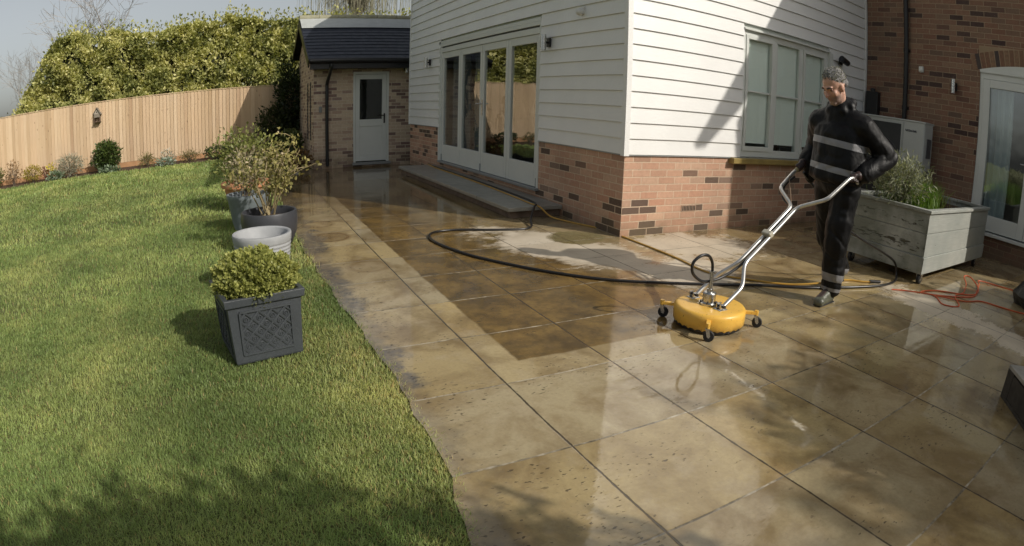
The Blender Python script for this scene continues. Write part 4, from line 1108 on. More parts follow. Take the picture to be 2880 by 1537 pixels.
leafy('young_shrub', 'green leafy shrub at the far left of the bed', 'shrub', (-10.85, by_(-10.8), 0), .26, .2, .66, 520, .07, (.06, .09, .02), (.24, .24, .08), 6, lump=.2)
leafy('heuchera', 'small red-brown leafed plant in the middle of the left bed', 'plant', (-9.18, by_(-9.18, .10), 0), .10, .1, .40, 130, .06, (.10, .03, .02), (.26, .09, .06), 6, hollow=.2)
leafy('bergenia', 'low blue-green leaved plant spilling over the lawn edge', 'plant', (-8.8, by_(-8.8, .28), 0), .30, .13, .22, 260, .10, (.10, .16, .10), (.34, .40, .28), 5, hollow=.2, z0=.0)
leafy('bergenia', 'low grey-green plant under the dark evergreen shrub', 'plant', (-7.2, by_(-7.2, .26), 0), .30, .12, .16, 240, .09, (.10, .16, .09), (.28, .34, .22), 5, hollow=.2, z0=.0)
leafy('euphorbia', 'soft olive mound right of the dark evergreen shrub', 'plant', (-6.15, by_(-6.15), 0), .22, .18, .34, 420, .09, (.12, .12, .04), (.32, .29, .12), 10, aspect=.16, hollow=.1, lump=.4)
leafy('hellebore', 'pale white-flowered plant in the middle of the fence bed', 'flower', (-5.55, by_(-5.5, .05), 0), .20, .16, .42, 150, .06, (.16, .20, .13), (.68, .64, .58), 8, hollow=.3)
leafy('silver_plant', 'silvery low cushion plant at the lawn edge of the bed', 'plant', (-5.6, by_(-5.6, .26), 0), .28, .13, .20, 320, .08, (.20, .26, .20), (.48, .54, .46), 4, hollow=.3, z0=.0)
leafy('hebe', 'straggly olive plant where the fence shade begins', 'shrub', (-4.95, by_(-4.9), 0), .34, .2, .30, 420, .08, (.09, .09, .03), (.28, .24, .10), 10, aspect=.2, hollow=.1, lump=.4)
leafy('hebe', 'dark low shrub in the shade along the fence bed', 'shrub', (-4.15, by_(-4.1), 0), .38, .25, .36, 700, .07, (.03, .05, .02), (.10, .12, .05), 6)
leafy('climbing_shrub', 'dark sprawling shrub against the shaded fence beside the outbuilding', 'shrub', (-2.55, 11.55, 0), .50, .4, 1.30, 1900, .10, (.018, .028, .010), (.07, .085, .03), 8, lump=.25)
leafy('tall_shrub', 'tall dark evergreen standing in the gap between fence and outbuilding', 'shrub', (-2.15, 11.65, 0), .36, .35, 2.4, 2300, .11, (.012, .022, .008), (.05, .07, .025), 6, lump=.3)
leafy('fern', 'shaded fern at the left wall of the outbuilding', 'plant', (-2.25, 10.0, -.1), .28, .5, .8, 700, .10, (.03, .05, .015), (.12, .14, .05), 8)
leafy('fern', 'rust-tinted low plant at the front corner of the outbuilding', 'plant', (-2.22, 8.25, -.12), .26, .25, .42, 420, .08, (.09, .06, .02), (.24, .13, .05), 6)
# ------------------------------------------------------------------ pots along the lawn edge
def square_pot():
    cx, cy, a = -3.478, -1.525, R(12); H = .365; hb, ht = .188, .208
    t = thing('square_planter', (cx, cy, 0), 'square dark grey planter with diamond lattice panels nearest the camera', 'plant pot', 'pots along the lawn edge')
    M = simple('charcoal_resin', (.055, .062, .070), .42, 0, .12, 9, .0015, 90)
    e = lambda u, v, z: Vector((cx+u*math.cos(a)-v*math.sin(a), cy+u*math.sin(a)+v*math.cos(a), z))
    m = MB()
    ring = lambda h, z: [e(-h, -h, z), e(h, -h, z), e(h, h, z), e(-h, h, z)]
    L = [ring(hb, 0), ring(hb+.004, .012), ring(ht-.004, H-.05), ring(ht+.012, H-.042), ring(ht+.016, H), ring(ht-.012, H), ring(ht-.02, H-.06)]
    vs = [p for r_ in L for p in r_]; fs = [(3, 2, 1, 0)]
    for i in range(len(L)-1):
        for k in range(4): fs.append((i*4+k, i*4+(k+1) % 4, (i+1)*4+(k+1) % 4, (i+1)*4+k))
    m.add(vs, fs); body = m.build('body', M, t, bevel=.004)
    for side in range(4):
        q = Matrix.Rotation(side*math.pi/2, 3, 'Z')
        def F(u, z, d):       # point on the tapered face, d outwards
            h = hb + (ht-hb)*z/H
            w = q @ Vector((u, -(h+d), 0)); return e(w.x, w.y, z)
        m = MB(); u0, z0, z1 = .142, .055, H-.075
        for A, B in (((-u0, z0), (u0, z0)), ((-u0, z1), (u0, z1)), ((-u0, z0), (-u0, z1)), ((u0, z0), (u0, z1))):
            m.bar(F(*A, .003), F(*B, .003), .014, .012, up=q @ Vector((0, 0, 1)) if A[1] == B[1] else e(1, 0, 0)-e(0, 0, 0))
        sp = .074; zc = (z0+z1)/2
        def seg(c, sgn):
            # line z-zc = sgn*(u) + c clipped to the panel
            pts = []
            for u in np.linspace(-u0, u0, 60):
                z = zc+sgn*u*1.0+c
                if z0 <= z <= z1: pts.append((u, z))
            return (pts[0], pts[-1]) if len(pts) > 3 else None
        for k in range(-5, 6):
            for sgn in (1, -1):
                s_ = seg(k*sp, sgn)
                if s_: m.bar(F(*s_[0], .002), F(*s_[1], .002), .009, .010, up=(q @ Vector((0, -1, 0))))
        for i in range(-6, 7):
            for j in range(-6, 7):
                u = (i-j)*sp/2; z = zc+(i+j+1)*sp/2
                if abs(u) < u0-.02 and z0+.02 < z < z1-.02:
                    c = F(u, z, .001); oo = (F(u, z, .01)-c).normalized(); r1 = (F(u+.01, z, .001)-c).normalized(); r2 = (F(u, z+.01, .001)-c).normalized()
                    m.tube([c+oo*.002+(r1*math.cos(x)+r2*math.sin(x))*.012 for x in np.linspace(0, 2*math.pi, 13)[:-1]], .0028, 5, closed=True)
                    m.tube([c, c+oo*.005], .004, 6)
        m.build('lattice_panel', M, body)
    m = MB(); p4 = [e(-ht+.02, -ht+.02, H-.045), e(ht-.02, -ht+.02, H-.045), e(ht-.02, ht-.02, H-.045), e(-ht+.02, ht-.02, H-.045)]; m.quad(*p4); m.build('compost', SOIL, t)
square_pot()
def box_plant():
    b = (-3.475, -1.53, .32); t = thing('box_shrub', b, 'clipped yellow-green box shrub growing in the square lattice planter', 'shrub')
    n = 17000; d = rng.normal(size=(n, 3)); d[:, 2] = np.abs(d[:, 2])*1.0-.15; d /= np.linalg.norm(d, axis=1, keepdims=True)
    rad = (.55+.45*rng.random(n)**.45)*(1+.10*np.sin(d[:, 0]*9+2*d[:, 1])*np.sin(d[:, 2]*8+d[:, 1]*7)+.06*np.sin(d[:, 0]*21+d[:, 2]*17))
    P = d*rad[:, None]*np.array([.235, .225, .175])+np.array([b[0]+.005, b[1], .372])
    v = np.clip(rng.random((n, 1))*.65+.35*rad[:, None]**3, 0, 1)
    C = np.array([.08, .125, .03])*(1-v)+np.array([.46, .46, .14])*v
    leaves('foliage', P, rng.uniform(.012, .027, n), C, LEAF, t, d, .5, .6)
    m = MB()
    for i in range(26):
        a = i*.7; q = rnd.uniform(.2, .85); m.tube(spline([(b[0]+.03*math.cos(a), b[1]+.03*math.sin(a), .32), (b[0]+.13*q*math.cos(a), b[1]+.13*q*math.sin(a), .42), (b[0]+.2*q*math.cos(a), b[1]+.2*q*math.sin(a), .52-.1*q)], 4), .0045, 5)
    m.build('stems', BARK, t)
box_plant()
def round_pot(name, label, c, prof, mat, soil_z, soil_r, inner, soilmat=None, ribs=0):
    t = thing(name, (*c, 0), label, 'plant pot', 'pots along the lawn edge'); m = MB()
    p = list(prof)
    if ribs:
        P = []; (r0, z0), (r1, z1) = p[0], p[1]; n = ribs*6
        for i in range(n+1):
            f = i/n; P.append((r0+(r1-r0)*f+.0022*math.cos(i*math.pi/3), z0+(z1-z0)*f))
        p = P+p[2:]
    m.lathe(p+inner, (*c, 0), 56, cap0=True); m.build('body', mat, t, smooth=True, sharp=50)
    m = MB(); m.lathe([(.0, soil_z+.01), (soil_r*.6, soil_z+.006), (soil_r, soil_z)], (*c, 0), 24); m.build('compost', soilmat or SOIL, t, smooth=True)
    return t
CONC = simple('pale_ribbed_concrete', (.34, .35, .36), .75, 0, .14, 7, .0015, 60)
round_pot('round_planter', 'pale grey ribbed round pot, empty, second from the camera', (-3.385, -.50), [(.165, 0), (.212, .375), (.216, .40), (.218, .42), (.214, .428)], CONC, .30, .17, [(.196, .428), (.188, .42), (.172, .29)], simple('pot_water', (.10, .11, .11), .12), ribs=14)
round_pot('bowl_planter', 'dark grey rounded bowl pot holding the bare rose', (-3.27, .74), [(.13, 0), (.20, .05), (.255, .17), (.268, .27), (.262, .35), (.258, .362)], simple('dark_bowl', (.045, .047, .055), .45, 0, .12, 6), .29, .225, [(.24, .362), (.232, .34), (.23, .28)])
GZ = simple('grey_glaze', (.20, .23, .25), .5, 0, .22, 7, .003, 25)
round_pot('round_planter', 'blue-grey tapered pot between the terracotta and the dark bowl', (-3.45, 1.82), [(.165, 0), (.19, .10), (.228, .33), (.24, .345), (.24, .385)], GZ, .33, .20, [(.215, .385), (.21, .32)])
round_pot('terracotta_planter', 'wide orange terracotta pot with rolled rim, farthest in the row', (-3.46, 3.15), [(.20, 0), (.26, .16), (.295, .29), (.33, .30), (.335, .345), (.32, .36)], simple('terracotta', (.52, .24, .12), .8, 0, .18, 6, .002, 40), .31, .27, [(.285, .36), (.275, .30)])
# rose in the bowl pot: bare arching canes with a few pale leaves and hips
def rose():
    b = Vector((-3.27, .74, .28)); t = thing('rose_bush', b, 'leggy rose with few pale leaves growing in the dark bowl pot', 'shrub'); rr = random.Random(12); m = MB(); tips = []
    for i in range(15):
        a = rr.uniform(-1.2, 1.6) if i < 8 else rr.uniform(0, 6.28); q = rr.uniform(.12, .42); h = rr.uniform(.38, .72)
        e = b+Vector((q*math.cos(a), q*.8*math.sin(a), h)); mid = b.lerp(e, .5)+Vector((rr.gauss(0, .03), rr.gauss(0, .03), .05))
        pts = spline([b+Vector((rr.gauss(0, .03), rr.gauss(0, .03), 0)), mid, e], 6); m.tube(pts, [.0075*(1-.05*k) for k in range(len(pts))], 6); tips += pts[5:]
        for k in range(4):
            p = rr.choice(pts[4:]); e2 = p+Vector((rr.gauss(0, .10), rr.gauss(0, .10), rr.uniform(.03, .16))); m.tube([p, p.lerp(e2, .5)+Vector((0, 0, .012)), e2], .0035, 5); tips += [e2, e2, p.lerp(e2, .6)]
    m.build('canes', simple('rose_cane', (.30, .24, .13), .7, 0, .2, 20), t, smooth=True)
    n = 1000; P = np.array([rr.choice(tips) for _ in range(n)])+rng.normal(0, .022, (n, 3)); v = rng.random((n, 1))
    C = np.array([.13, .13, .035])*(1-v)+np.array([.47, .41, .16])*v
    leaves('foliage', P, rng.uniform(.028, .055, n), C, DRYLEAF, t, None, .3, .6)
    for i in range(22):
        m = MB(); p = rr.choice(tips); m.ball(p+Vector((0, 0, .01)), rr.uniform(.009, .016), 8, 6)
        m.build('dry_bloom', simple('faded_bloom', (.56, .46, .30), .8, 0, .2), t, smooth=True)
rose()
leafy('pot_shrub', 'airy brown-green shrub growing in the terracotta pot', 'shrub', (-3.46, 3.15, .31), .44, .40, .74, 1500, .055, (.09, .12, .03), (.34, .35, .11), 11, z0=.15, hollow=.25, lump=.3, r_stem=.007)
leafy('pot_shrub', 'twiggy silver-brown shrub growing in the blue-grey pot', 'shrub', (-3.45, 1.82, .33), .30, .28, .55, 520, .045, (.16, .13, .07), (.46, .40, .26), 13, z0=.1, hollow=.25, mat=DRYLEAF, r_stem=.006)

# ------------------------------------------------------------------ wheeled timber planter
PX0, PX1, PY0, PY1, PZ0, PZ1 = 1.80, 3.82, -2.455, -1.50, .10, .70
def painted_wood():
    n = N('peeling_grey_paint'); p = n.pos(); x, y, z = n.sep(p)
    base = n.mix(n.rng(n.noise(p, 3, 4), .35, .65), (.34, .36, .33), (.42, .43, .39))
    gr = n.noise(n.mapv(p, (2.2, 2.2, 26)), 3, 5, .6, .4)
    base = n.mix(n.rng(gr, .4, .75, 0., .35), base, (.22, .23, .21))
    # flaked patches run along the boards and are worst on the weather side
    nx = n.sep(n.node('ShaderNodeNewGeometry').outputs['True Normal'])[0]
    side = n.rng(nx, -.5, -.9, .0, 1.)
    fl = n.noise(n.mapv(p, (3.5, 3.5, 16)), 2.4, 6, .68, .5)
    band = n.ma('MAXIMUM', n.rng(n.ma('ABSOLUTE', n.ma('ADD', z, -.34)), .0, .07, .14, 0.), n.rng(n.ma('ABSOLUTE', n.ma('ADD', z, -.56)), .0, .06, .09, 0.))
    pe = n.rng(n.ma('ADD', fl, n.ma('MULTIPLY', band, side)), n.ma('ADD', .70, n.ma('MULTIPLY', side, -.06)), n.ma('ADD', .72, n.ma('MULTIPLY', side, -.06)))
    col = n.mix(pe, base, n.mix(gr, (.025, .02, .015), (.09, .065, .04)))
    side_shade = n.ma('MULTIPLY', side, n.rng(n.noise(p, 2.6, 5, .65), .36, .60, .15, .82))  # shade of the left face, painted in as a grey-green tone
    col = n.mix(side_shade, col, (.10, .115, .085))
    n.set(col=col, rough=n.rng(pe, 0, 1, .55, .9), normal=n.bump(n.ma('ADD', gr, n.ma('MULTIPLY', pe, -1.2)), .003))
    return n.m
PW = painted_wood()
t = thing('wheeled_planter', ((PX0+PX1)/2, (PY0+PY1)/2, 0), 'large pale grey timber planter with peeling paint on castors', 'planter')
m = MB()
for (za, zb) in ((.262, .478), (.482, .668)):
    m.box(PX0, PX1, PY0, PY0+.03, za, zb); m.box(PX0, PX1, PY1-.03, PY1, za, zb)
    m.box(PX0, PX0+.03, PY0+.0301, PY1-.0301, za, zb); m.box(PX1-.03, PX1, PY0+.0301, PY1-.0301, za, zb)
m.build('board_sides', PW, t, bevel=.003)
m = MB(); d = .012
m.box(PX0-d, PX1+d, PY0-d, PY0+.02, PZ0, .259); m.box(PX0-d, PX1+d, PY1-.02, PY1+d, PZ0, .259); m.box(PX0-d, PX0+.02, PY0+.0201, PY1-.0201, PZ0, .259); m.box(PX1-.02, PX1+d, PY0+.0201, PY1-.0201, PZ0, .259)
m.box(PX0+.05, PX1-.05, PY0+.05, PY1-.05, PZ0+.02, PZ0+.04)
m.build('plinth_boards', PW, t, bevel=.004)
m = MB(); d = .02; z0, z1 = .669, .702
m.box(PX0-d, PX1+d, PY0-d, PY0+.055, z0, z1); m.box(PX0-d, PX1+d, PY1-.055, PY1+d, z0, z1); m.box(PX0-d, PX0+.055, PY0+.0551, PY1-.0551, z0, z1); m.box(PX1-.055, PX1+d, PY0+.0551, PY1-.0551, z0, z1)
m.build('top_rim', PW, t, bevel=.005)
m = MB(); m.quad((PX0+.03, PY0+.03, .62), (PX1-.03, PY0+.03, .62), (PX1-.03, PY1-.03, .62), (PX0+.03, PY1-.03, .62)); m.build('compost', SOIL, t)
TYRE = simple('dark_rubber', (.016, .016, .017), .6)
for px_ in (PX0+.05, PX1-.20):
    for py_ in (PY0+.03, PY1-.08):
        m = MB(); m.tube([(px_, py_-.018, .052), (px_, py_+.018, .052)], .052, 20); ca = m.build('castor', TYRE, t, smooth=True, bevel=.006)
        m = MB(); m.box(px_-.035, px_+.035, py_-.035, py_+.035, .109, .117); m.box(px_-.022, px_+.026, py_-.027, py_-.021, .045, .11); m.box(px_-.022, px_+.026, py_+.021, py_+.027, .045, .11); m.build('fork', STEEL, ca)
        m = MB(); m.tube([(px_, py_-.0195, .052), (px_, py_+.0195, .052)], .026, 14); m.build('hub', STEEL, ca, smooth=True)
def tuft(name, label, c, rx, ry, h, n, w, c0, c1, lean=.45, cat='plant'):
    t = thing(name, c, label, cat); V, F, C = [], [], []
    k = n; th = rng.uniform(0, 6.28, k); L = h*rng.uniform(.55, 1.1, k); le = np.abs(rng.normal(lean*.6, lean*.5, k))
    B = np.stack([c[0]+rng.normal(0, rx*.45, k), c[1]+rng.normal(0, ry*.45, k), np.full(k, c[2])], 1)
    D = np.stack([np.cos(th)*np.sin(le), np.sin(th)*np.sin(le), np.cos(le)], 1); P = np.stack([-np.sin(th), np.cos(th), np.zeros(k)], 1)*w*.5
    M_ = B+D*L[:, None]*.55; T = B+D*L[:, None]+np.stack([np.cos(th)*.35, np.sin(th)*.35, -np.full(k, .15)], 1)*(L*np.sin(le)*1.2)[:, None]
    V = np.stack([B-P, B+P, M_+P*.9, M_-P*.9, T+P*.15, T-P*.15], 1).reshape(-1, 3); i = np.arange(k)[:, None]*6
    F = np.concatenate([i+[0, 1, 2, 3], i+[3, 2, 4, 5]], 0); v = rng.random((k, 1)); Cc = np.array(c0)*(1-v)+np.array(c1)*v
    raw_mesh('foliage', V, F, GRASS, t, np.repeat(Cc, 6, 0)); return t
tuft('chives', 'bright green grassy chives in the wheeled planter', (2.42, -1.95, .62), .40, .26, .33, 1500, .008, (.06, .13, .02), (.22, .34, .07))
tuft('chives', 'sparse dry tuft at the right end of the wheeled planter', (3.05, -1.95, .62), .25, .22, .22, 260, .007, (.12, .13, .04), (.36, .32, .14))
leafy('rosemary', 'grey-green lavender bush in the left end of the wheeled planter', 'plant', (1.98, -1.98, .60), .30, .30, .54, 2200, .062, (.10, .12, .07), (.42, .43, .30), 10, mat=DRYLEAF, aspect=.2, hollow=.2, lump=.3)

# ------------------------------------------------------------------ rotary surface cleaner
MC = Vector((-.885, -2.19, 0))
mw = thing('surface_cleaner', MC, 'yellow round rotary surface cleaner with long steel handles', 'pressure cleaner')
def yellow():
    n = N('scuffed_yellow'); p = n.pos()
    c = n.mix(n.rng(n.noise(p, 14, 5), .45, .7, 0., .5), (.84, .50, .085), (.74, .40, .06))
    ch = n.rng(n.noise(p, 45, 5, .7), .63, .68); c = n.mix(n.ma('MULTIPLY', ch, .8), c, (.10, .05, .02))
    z = n.sep(p)[2]; c = n.mix(n.ma('MULTIPLY', n.rng(z, .06, .02), n.rng(n.noise(p, 20, 4), .35, .6)), c, (.25, .15, .05))
    n.set(col=c, rough=n.rng(n.noise(p, 9, 4), .3, .7, .25, .5), coat=.15); return n.m
YEL = yellow()
m = MB(); seg = 90; prof = [(.226, .022, 1), (.232, .035, 0), (.234, .100, 0), (.231, .116, 0), (.222, .127, 0), (.205, .131, 0), (.10, .134, 0), (.0, .135, 0)]
vs = []; fs = []
for r_, z, sc in prof:
    for k in range(seg):
        a = 2*math.pi*k/seg; zz = z+(.010*abs(math.sin(a*15)) if sc else 0); vs.append((MC.x+r_*math.cos(a), MC.y+r_*math.sin(a), zz))
for i in range(len(prof)-1):
    for k in range(seg): fs.append((i*seg+k, i*seg+(k+1) % seg, (i+1)*seg+(k+1) % seg, (i+1)*seg+k))
m.add(vs, fs); m.build('deck', YEL, mw, smooth=True)
m = MB(); m.lathe([(.222, .012), (.228, .05)], MC, 60); m.build('brush_skirt', BLACKPL, mw)
for ang in (131, 224, -38, 45):
    a = R(ang); d = Vector((math.cos(a), math.sin(a), 0)); o = MC+d*.31
    m = MB(); m.bar(MC+d*.225+Vector((0, 0, .095)), o+d*.008+Vector((0, 0, .095)), .026, .020); m.tube([o+Vector((0, 0, .080)), o+Vector((0, 0, .112))], .014, 10)
    arm = m.build('wheel_arm', YEL, mw, bevel=.002)
    wd = Vector((.75, .66, 0)).normalized(); c_ = o + Vector((wd.y, -wd.x, 0))*.012 + Vector((0, 0, .034))
    m = MB(); m.tube([c_-wd*.012, c_+wd*.012], .034, 20); wh = m.build('castor_wheel', TYRE, mw, smooth=True, bevel=.004)
    m = MB(); m.bar(c_-wd*.016, o-wd*.016+Vector((0, 0, .078)), .022, .003, up=wd); m.bar(c_+wd*.016, o+wd*.016+Vector((0, 0, .078)), .022, .003, up=wd); m.obox(o+Vector((0, 0, .079)), (wd, Vector((wd.y, -wd.x, 0)), (0, 0, 1)), (.018, .014, .003)); m.tube([c_-wd*.018, c_+wd*.018], .008, 8); m.build('fork', STEEL, wh)
H0 = Vector((-.905, -2.19, 0))
m = MB(); m.lathe([(.062, .133), (.062, .146), (.046, .148), (.046, .150), (.043, .152), (.043, .205), (.037, .212), (.020, .214), (.020, .232), (.013, .234), (.013, .325), (.017, .327), (.017, .345), (0, .346)], H0, 24)
m.build('swivel', STEEL, mw, smooth=True, sharp=35)
for k in range(5):
    a = k*1.256; m = MB(); m.tube([H0+Vector((.052*math.cos(a), .052*math.sin(a), .145)), H0+Vector((.052*math.cos(a), .052*math.sin(a), .156))], .007, 6)
    m.build('bolt', BLACKPL, mw)
def smooth_path(pts, r=.045, n=5):
    P = [Vector(p) for p in pts]; out = [P[0]]
    for i in range(1, len(P)-1):
        a = P[i]+(P[i-1]-P[i]).normalized()*min(r, (P[i-1]-P[i]).length*.45); b_ = P[i]+(P[i+1]-P[i]).normalized()*min(r, (P[i+1]-P[i]).length*.45)
        for k in range(n+1):
            t_ = k/n; out.append(a*(1-t_)**2+P[i]*2*t_*(1-t_)+b_*t_*t_)
    out.append(P[-1]); return out
GN, GF = Vector((.205, -2.462, .972)), Vector((.245, -1.925, .955))     # where the two hands hold
near = [(-.905, -2.315, .150), (-.735, -2.31, .255), (-.635, -2.214, .372), (-.125, -2.214, .722), (-.055, -2.42, .815), (.165, -2.462, .975), (.235, -2.462, .965), (.275, -2.462, .935)]
far = [(-.905, -2.065, .150), (-.755, -2.07, .258), (-.635, -2.166, .372), (-.125, -2.166, .722), (-.03, -1.965, .815), (.175, -1.925, .925), (.295, -1.925, .985)]
for pts in (near, far):
    m = MB(); m.tube(smooth_path(pts), .0138, 14); m.build('handle_tube', GALV, mw, smooth=True, sharp=60)
m = MB(); m.tube([(.20, -1.925, .937), (.31, -1.925, .992)], .0175, 12); m.build('grip', simple('worn_grip', (.42, .36, .20), .5), mw, smooth=True)
m = MB(); m.obox((-.40, -2.19, .548), ((.82, 0, .57), (0, 1, 0), (-.57, 0, .82)), (.020, .040, .021)); m.build('clamp', simple('pale_clamp', (.50, .47, .38), .5), mw, bevel=.008)
for yy in (-2.315, -2.065):
    m = MB(); m.obox((-.905, yy, .150), ((1, 0, 0), (0, 1, 0), (0, 0, 1)), (.022, .006, .020)); m.obox((-.905, yy+.034, .150), ((1, 0, 0), (0, 1, 0), (0, 0, 1)), (.022, .004, .022)); m.obox((-.905, yy+.015, .134), ((1, 0, 0), (0, 1, 0), (0, 0, 1)), (.034, .03, .004)); m.build('pivot_bracket', STEEL, mw, bevel=.002)
    m = MB(); m.tube([(-.905, yy-.02, .155), (-.905, yy+.05, .155)], .011, 8); m.build('knob', BLACKPL, mw)
# feed hose looping up from the swivel and along the shaft to the trigger
m = MB(); lp = [H0+Vector((0, 0, .345)), H0+Vector((-.01, -.0, .40)), H0+Vector((-.06, -.01, .45)), H0+Vector((-.125, -.01, .455)), H0+Vector((-.175, 0, .415)), H0+Vector((-.165, .01, .355)), H0+Vector((-.11, .015, .305)), H0+Vector((-.03, .02, .275)), (-.80, -2.17, .285), (-.66, -2.185, .345), (-.52, -2.188, .435), (-.40, -2.19, .525), (-.25, -2.19, .635), (-.13, -2.19, .70), (-.06, -2.08, .72), (-.02, -1.99, .76), (.05, -1.95, .83), (.17, -1.945, .895)]
m.tube(spline(lp, 6), .0095, 10); m.build('feed_hose', BLACKPL, mw, smooth=True)
m = MB(); m.tube([(-.115, -2.15, .735), (.10, -1.945, .90)], .004, 6); m.build('trigger_cable', simple('rusty_rod', (.20, .13, .08), .6), mw)

# ------------------------------------------------------------------ hoses and cable on the ground
HOSE = simple('black_hose', (.013, .012, .012), .32)
bh = [(-.10, 5.75, .142), (-.15, 5.3, .142), (-.17, 4.08, .142), (-.20, 2.51, .142), (-.24, 1.52, .142), (-.30, 1.22, .142), (-.39, 1.09, .135), (-.55, .86, .05), (-.70, .62, .013), (-1.05, .66, .013), (-1.45, .80, .013), (-1.70, .74, .013), (-1.79, .44, .013), (-1.70, -.06, .013), (-1.55, -.42, .013), (-1.28, -.86, .013), (-.98, -1.19, .013), (-.62, -1.42, .013), (-.20, -1.64, .013), (.10, -1.78, .013), (.45, -2.0, .013), (.70, -2.10, .013), (.95, -2.20, .013), (1.28, -2.29, .013), (1.58, -2.28, .013), (1.72, -2.22, .05), (1.66, -2.20, .17), (1.42, -2.18, .27), (1.12, -2.16, .37), (.85, -2.10, .48), (.70, -2.05, .56), (.58, -1.98, .70), (.42, -1.945, .84), (.30, -1.935, .93)]
m = MB(); m.tube(spline(bh, 10), .0115, 10); tag(m.build('pressure_hose', HOSE, None, smooth=True), 'long black pressure hose curving from the step across the paving', 'hose')
yh = [(-.12, 5.7, .138), (-.19, 5.1, .138), (-.21, 4.0, .138), (-.25, 2.7, .138), (-.30, 1.75, .138), (-.33, 1.30, .138), (-.31, 1.11, .128), (-.24, .98, .04), (-.12, .80, .009), (.02, .35, .009), (.02, -.30, .009), (.0, -.85, .009), (-.05, -1.33, .009), (.14, -1.62, .009), (.38, -1.86, .009), (.60, -2.00, .030), (.83, -1.99, .011), (1.08, -2.02, .009), (1.20, -2.12, .009), (1.31, -2.19, .012)]
m = MB(); m.tube(spline(yh, 10), .0085, 8); yo = tag(m.build('garden_hose', simple('yellow_hose', (.50, .29, .05), .4, 0, .2, 12), None, smooth=True), 'thin yellow garden hose trailing from the step to the worker', 'hose')
m = MB(); m.tube([(1.27, -2.165, .016), (1.37, -2.225, .016)], .014, 10); m.build('connector', BLACKPL, yo, smooth=True)
ca = [(1.30, -2.40, .006), (1.45, -2.52, .006), (1.60, -2.72, .006), (1.42, -2.90, .006), (1.55, -3.02, .006), (1.85, -2.86, .006), (2.10, -2.86, .006), (2.38, -2.78, .03), (2.56, -2.68, .06), (2.62, -2.74, .06), (2.42, -2.92, .02), (2.12, -2.95, .006), (1.80, -2.66, .006), (1.55, -2.60, .006), (1.70, -2.78, .006), (2.05, -2.98, .006), (2.35, -2.93, .006), (2.62, -2.86, .02), (2.80, -2.80, .02), (2.93, -2.98, .006), (2.98, -3.25, .006), (2.9, -3.5, .006)]
ca2 = [(1.60, -2.73, .011), (1.78, -2.99, .006), (2.00, -3.10, .006), (2.06, -3.32, .006), (2.12, -3.52, .006), (2.2, -3.7, .02)]
OR = simple('orange_cable', (.62, .10, .025), .45)
m = MB(); m.tube(spline(ca, 8), .006, 8); tag(m.build('extension_cable', OR, None, smooth=True), 'tangled orange extension cable by the castors of the wheeled planter', 'cable')
m = MB(); m.tube(spline(ca2, 8), .006, 8); tag(m.build('extension_cable', OR, None, smooth=True), 'single orange cable running to the black sack at the right edge', 'cable')

# ------------------------------------------------------------------ things at the right edge
def black_sack():
    c = Vector((2.60, -3.66, 0)); t = thing('rubble_sack', c, 'slumped black plastic sack on the paving at the right edge', 'sack'); m = MB()
    seg, rg = 44, 24; vs = []; rr = random.Random(5); ph = [rr.uniform(0, 6.28) for _ in range(8)]
    for i in range(rg+1):
        f = i/rg; z = .50*f
        r_ = .37*max(.10, (1-max(0, f-.2)/.8)**.75)*(1-.15*max(0, .2-f)/.2)
        for k in range(seg):
            a = 2*math.pi*k/seg; w = 1+.07*math.sin(3*a+ph[0]+3*f)+.05*math.sin(5*a+ph[1]-4*f)+.03*math.sin(11*a+ph[2]+6*f)
            vs.append((c.x+r_*w*math.cos(a)*1.05, c.y+r_*w*math.sin(a), z+.012*math.sin(4*a+ph[3])*f))
    fs = [(i*seg+k, i*seg+(k+1) % seg, (i+1)*seg+(k+1) % seg, (i+1)*seg+k) for i in range(rg) for k in range(seg)]+[tuple(rg*seg+k for k in range(seg))]
    m.add(vs, fs); m.build('bag', simple('black_polythene', (.012, .012, .013), .35, 0, .1, 5, .02, 9), t, smooth=True)
    m = MB(); m.lathe([(.04, .47), (.05, .51), (.08, .57), (.065, .585)], c, 18); m.build('tied_neck', MAT['black_polythene'], t, smooth=True)
black_sack()
# unseen bulk bag added just outside the frame to shade the orange cable
t = thing('shade_bulk_bag', (2.78, -4.55, 0), 'unseen square white bulk bag added beyond the black sack to cast shade', 'bulk bag')
m = MB(); m.box(2.34, 3.22, -4.95, -4.12, 0, 1.18); m.build('bag', simple('woven_white', (.55, .53, .48), .8, 0, .15, 9, .006, 40), t, bevel=.09)
for sx in (2.40, 3.16):
    for sy in (-4.89, -4.18):
        m = MB(); m.tube(spline([(sx, sy, 1.10), (sx, sy+.03, 1.30), (sx+(.1 if sx < 2.8 else -.1), sy+.02, 1.34), (sx+(.16 if sx < 2.8 else -.16), sy, 1.16)], 5), .014, 6); m.build('lifting_loop', simple('loop_webbing', (.10, .16, .30), .7), t)
t = thing('wooden_pallet', (.0, -4.3, 0), 'weathered timber pallet lying at the lower right edge in the shade', 'pallet')
PALW = simple('weathered_pallet_wood', (.30, .28, .24), .85, 0, .3, 8, .004, 40)
po = Vector((-.03, -3.98, 0)); e1 = Vector((-.75, -.66, 0)).normalized(); e2 = Vector((.66, -.75, 0)).normalized()
P_ = lambda x, y, z: po + e1*x + e2*y + Vector((0, 0, z))
ax_ = [e1, e2, Vector((0, 0, 1))]
m = MB()
for i in range(7): m.obox(P_(.5, .056+i*.148, .189), ax_, (.50, .056, .011))
m.build('deck_boards', PALW, t, bevel=.002)
m = MB()
for xx in (.045, .5, .955): m.obox(P_(xx, .5, .10), ax_, (.045, .50, .077))
m.obox(P_(.5, .012, .095), ax_, (.408, .010, .07))
m.build('bearers', simple('dark_pallet_wood', (.05, .042, .032), .9, 0, .3, 8), t, bevel=.002)
m = MB()
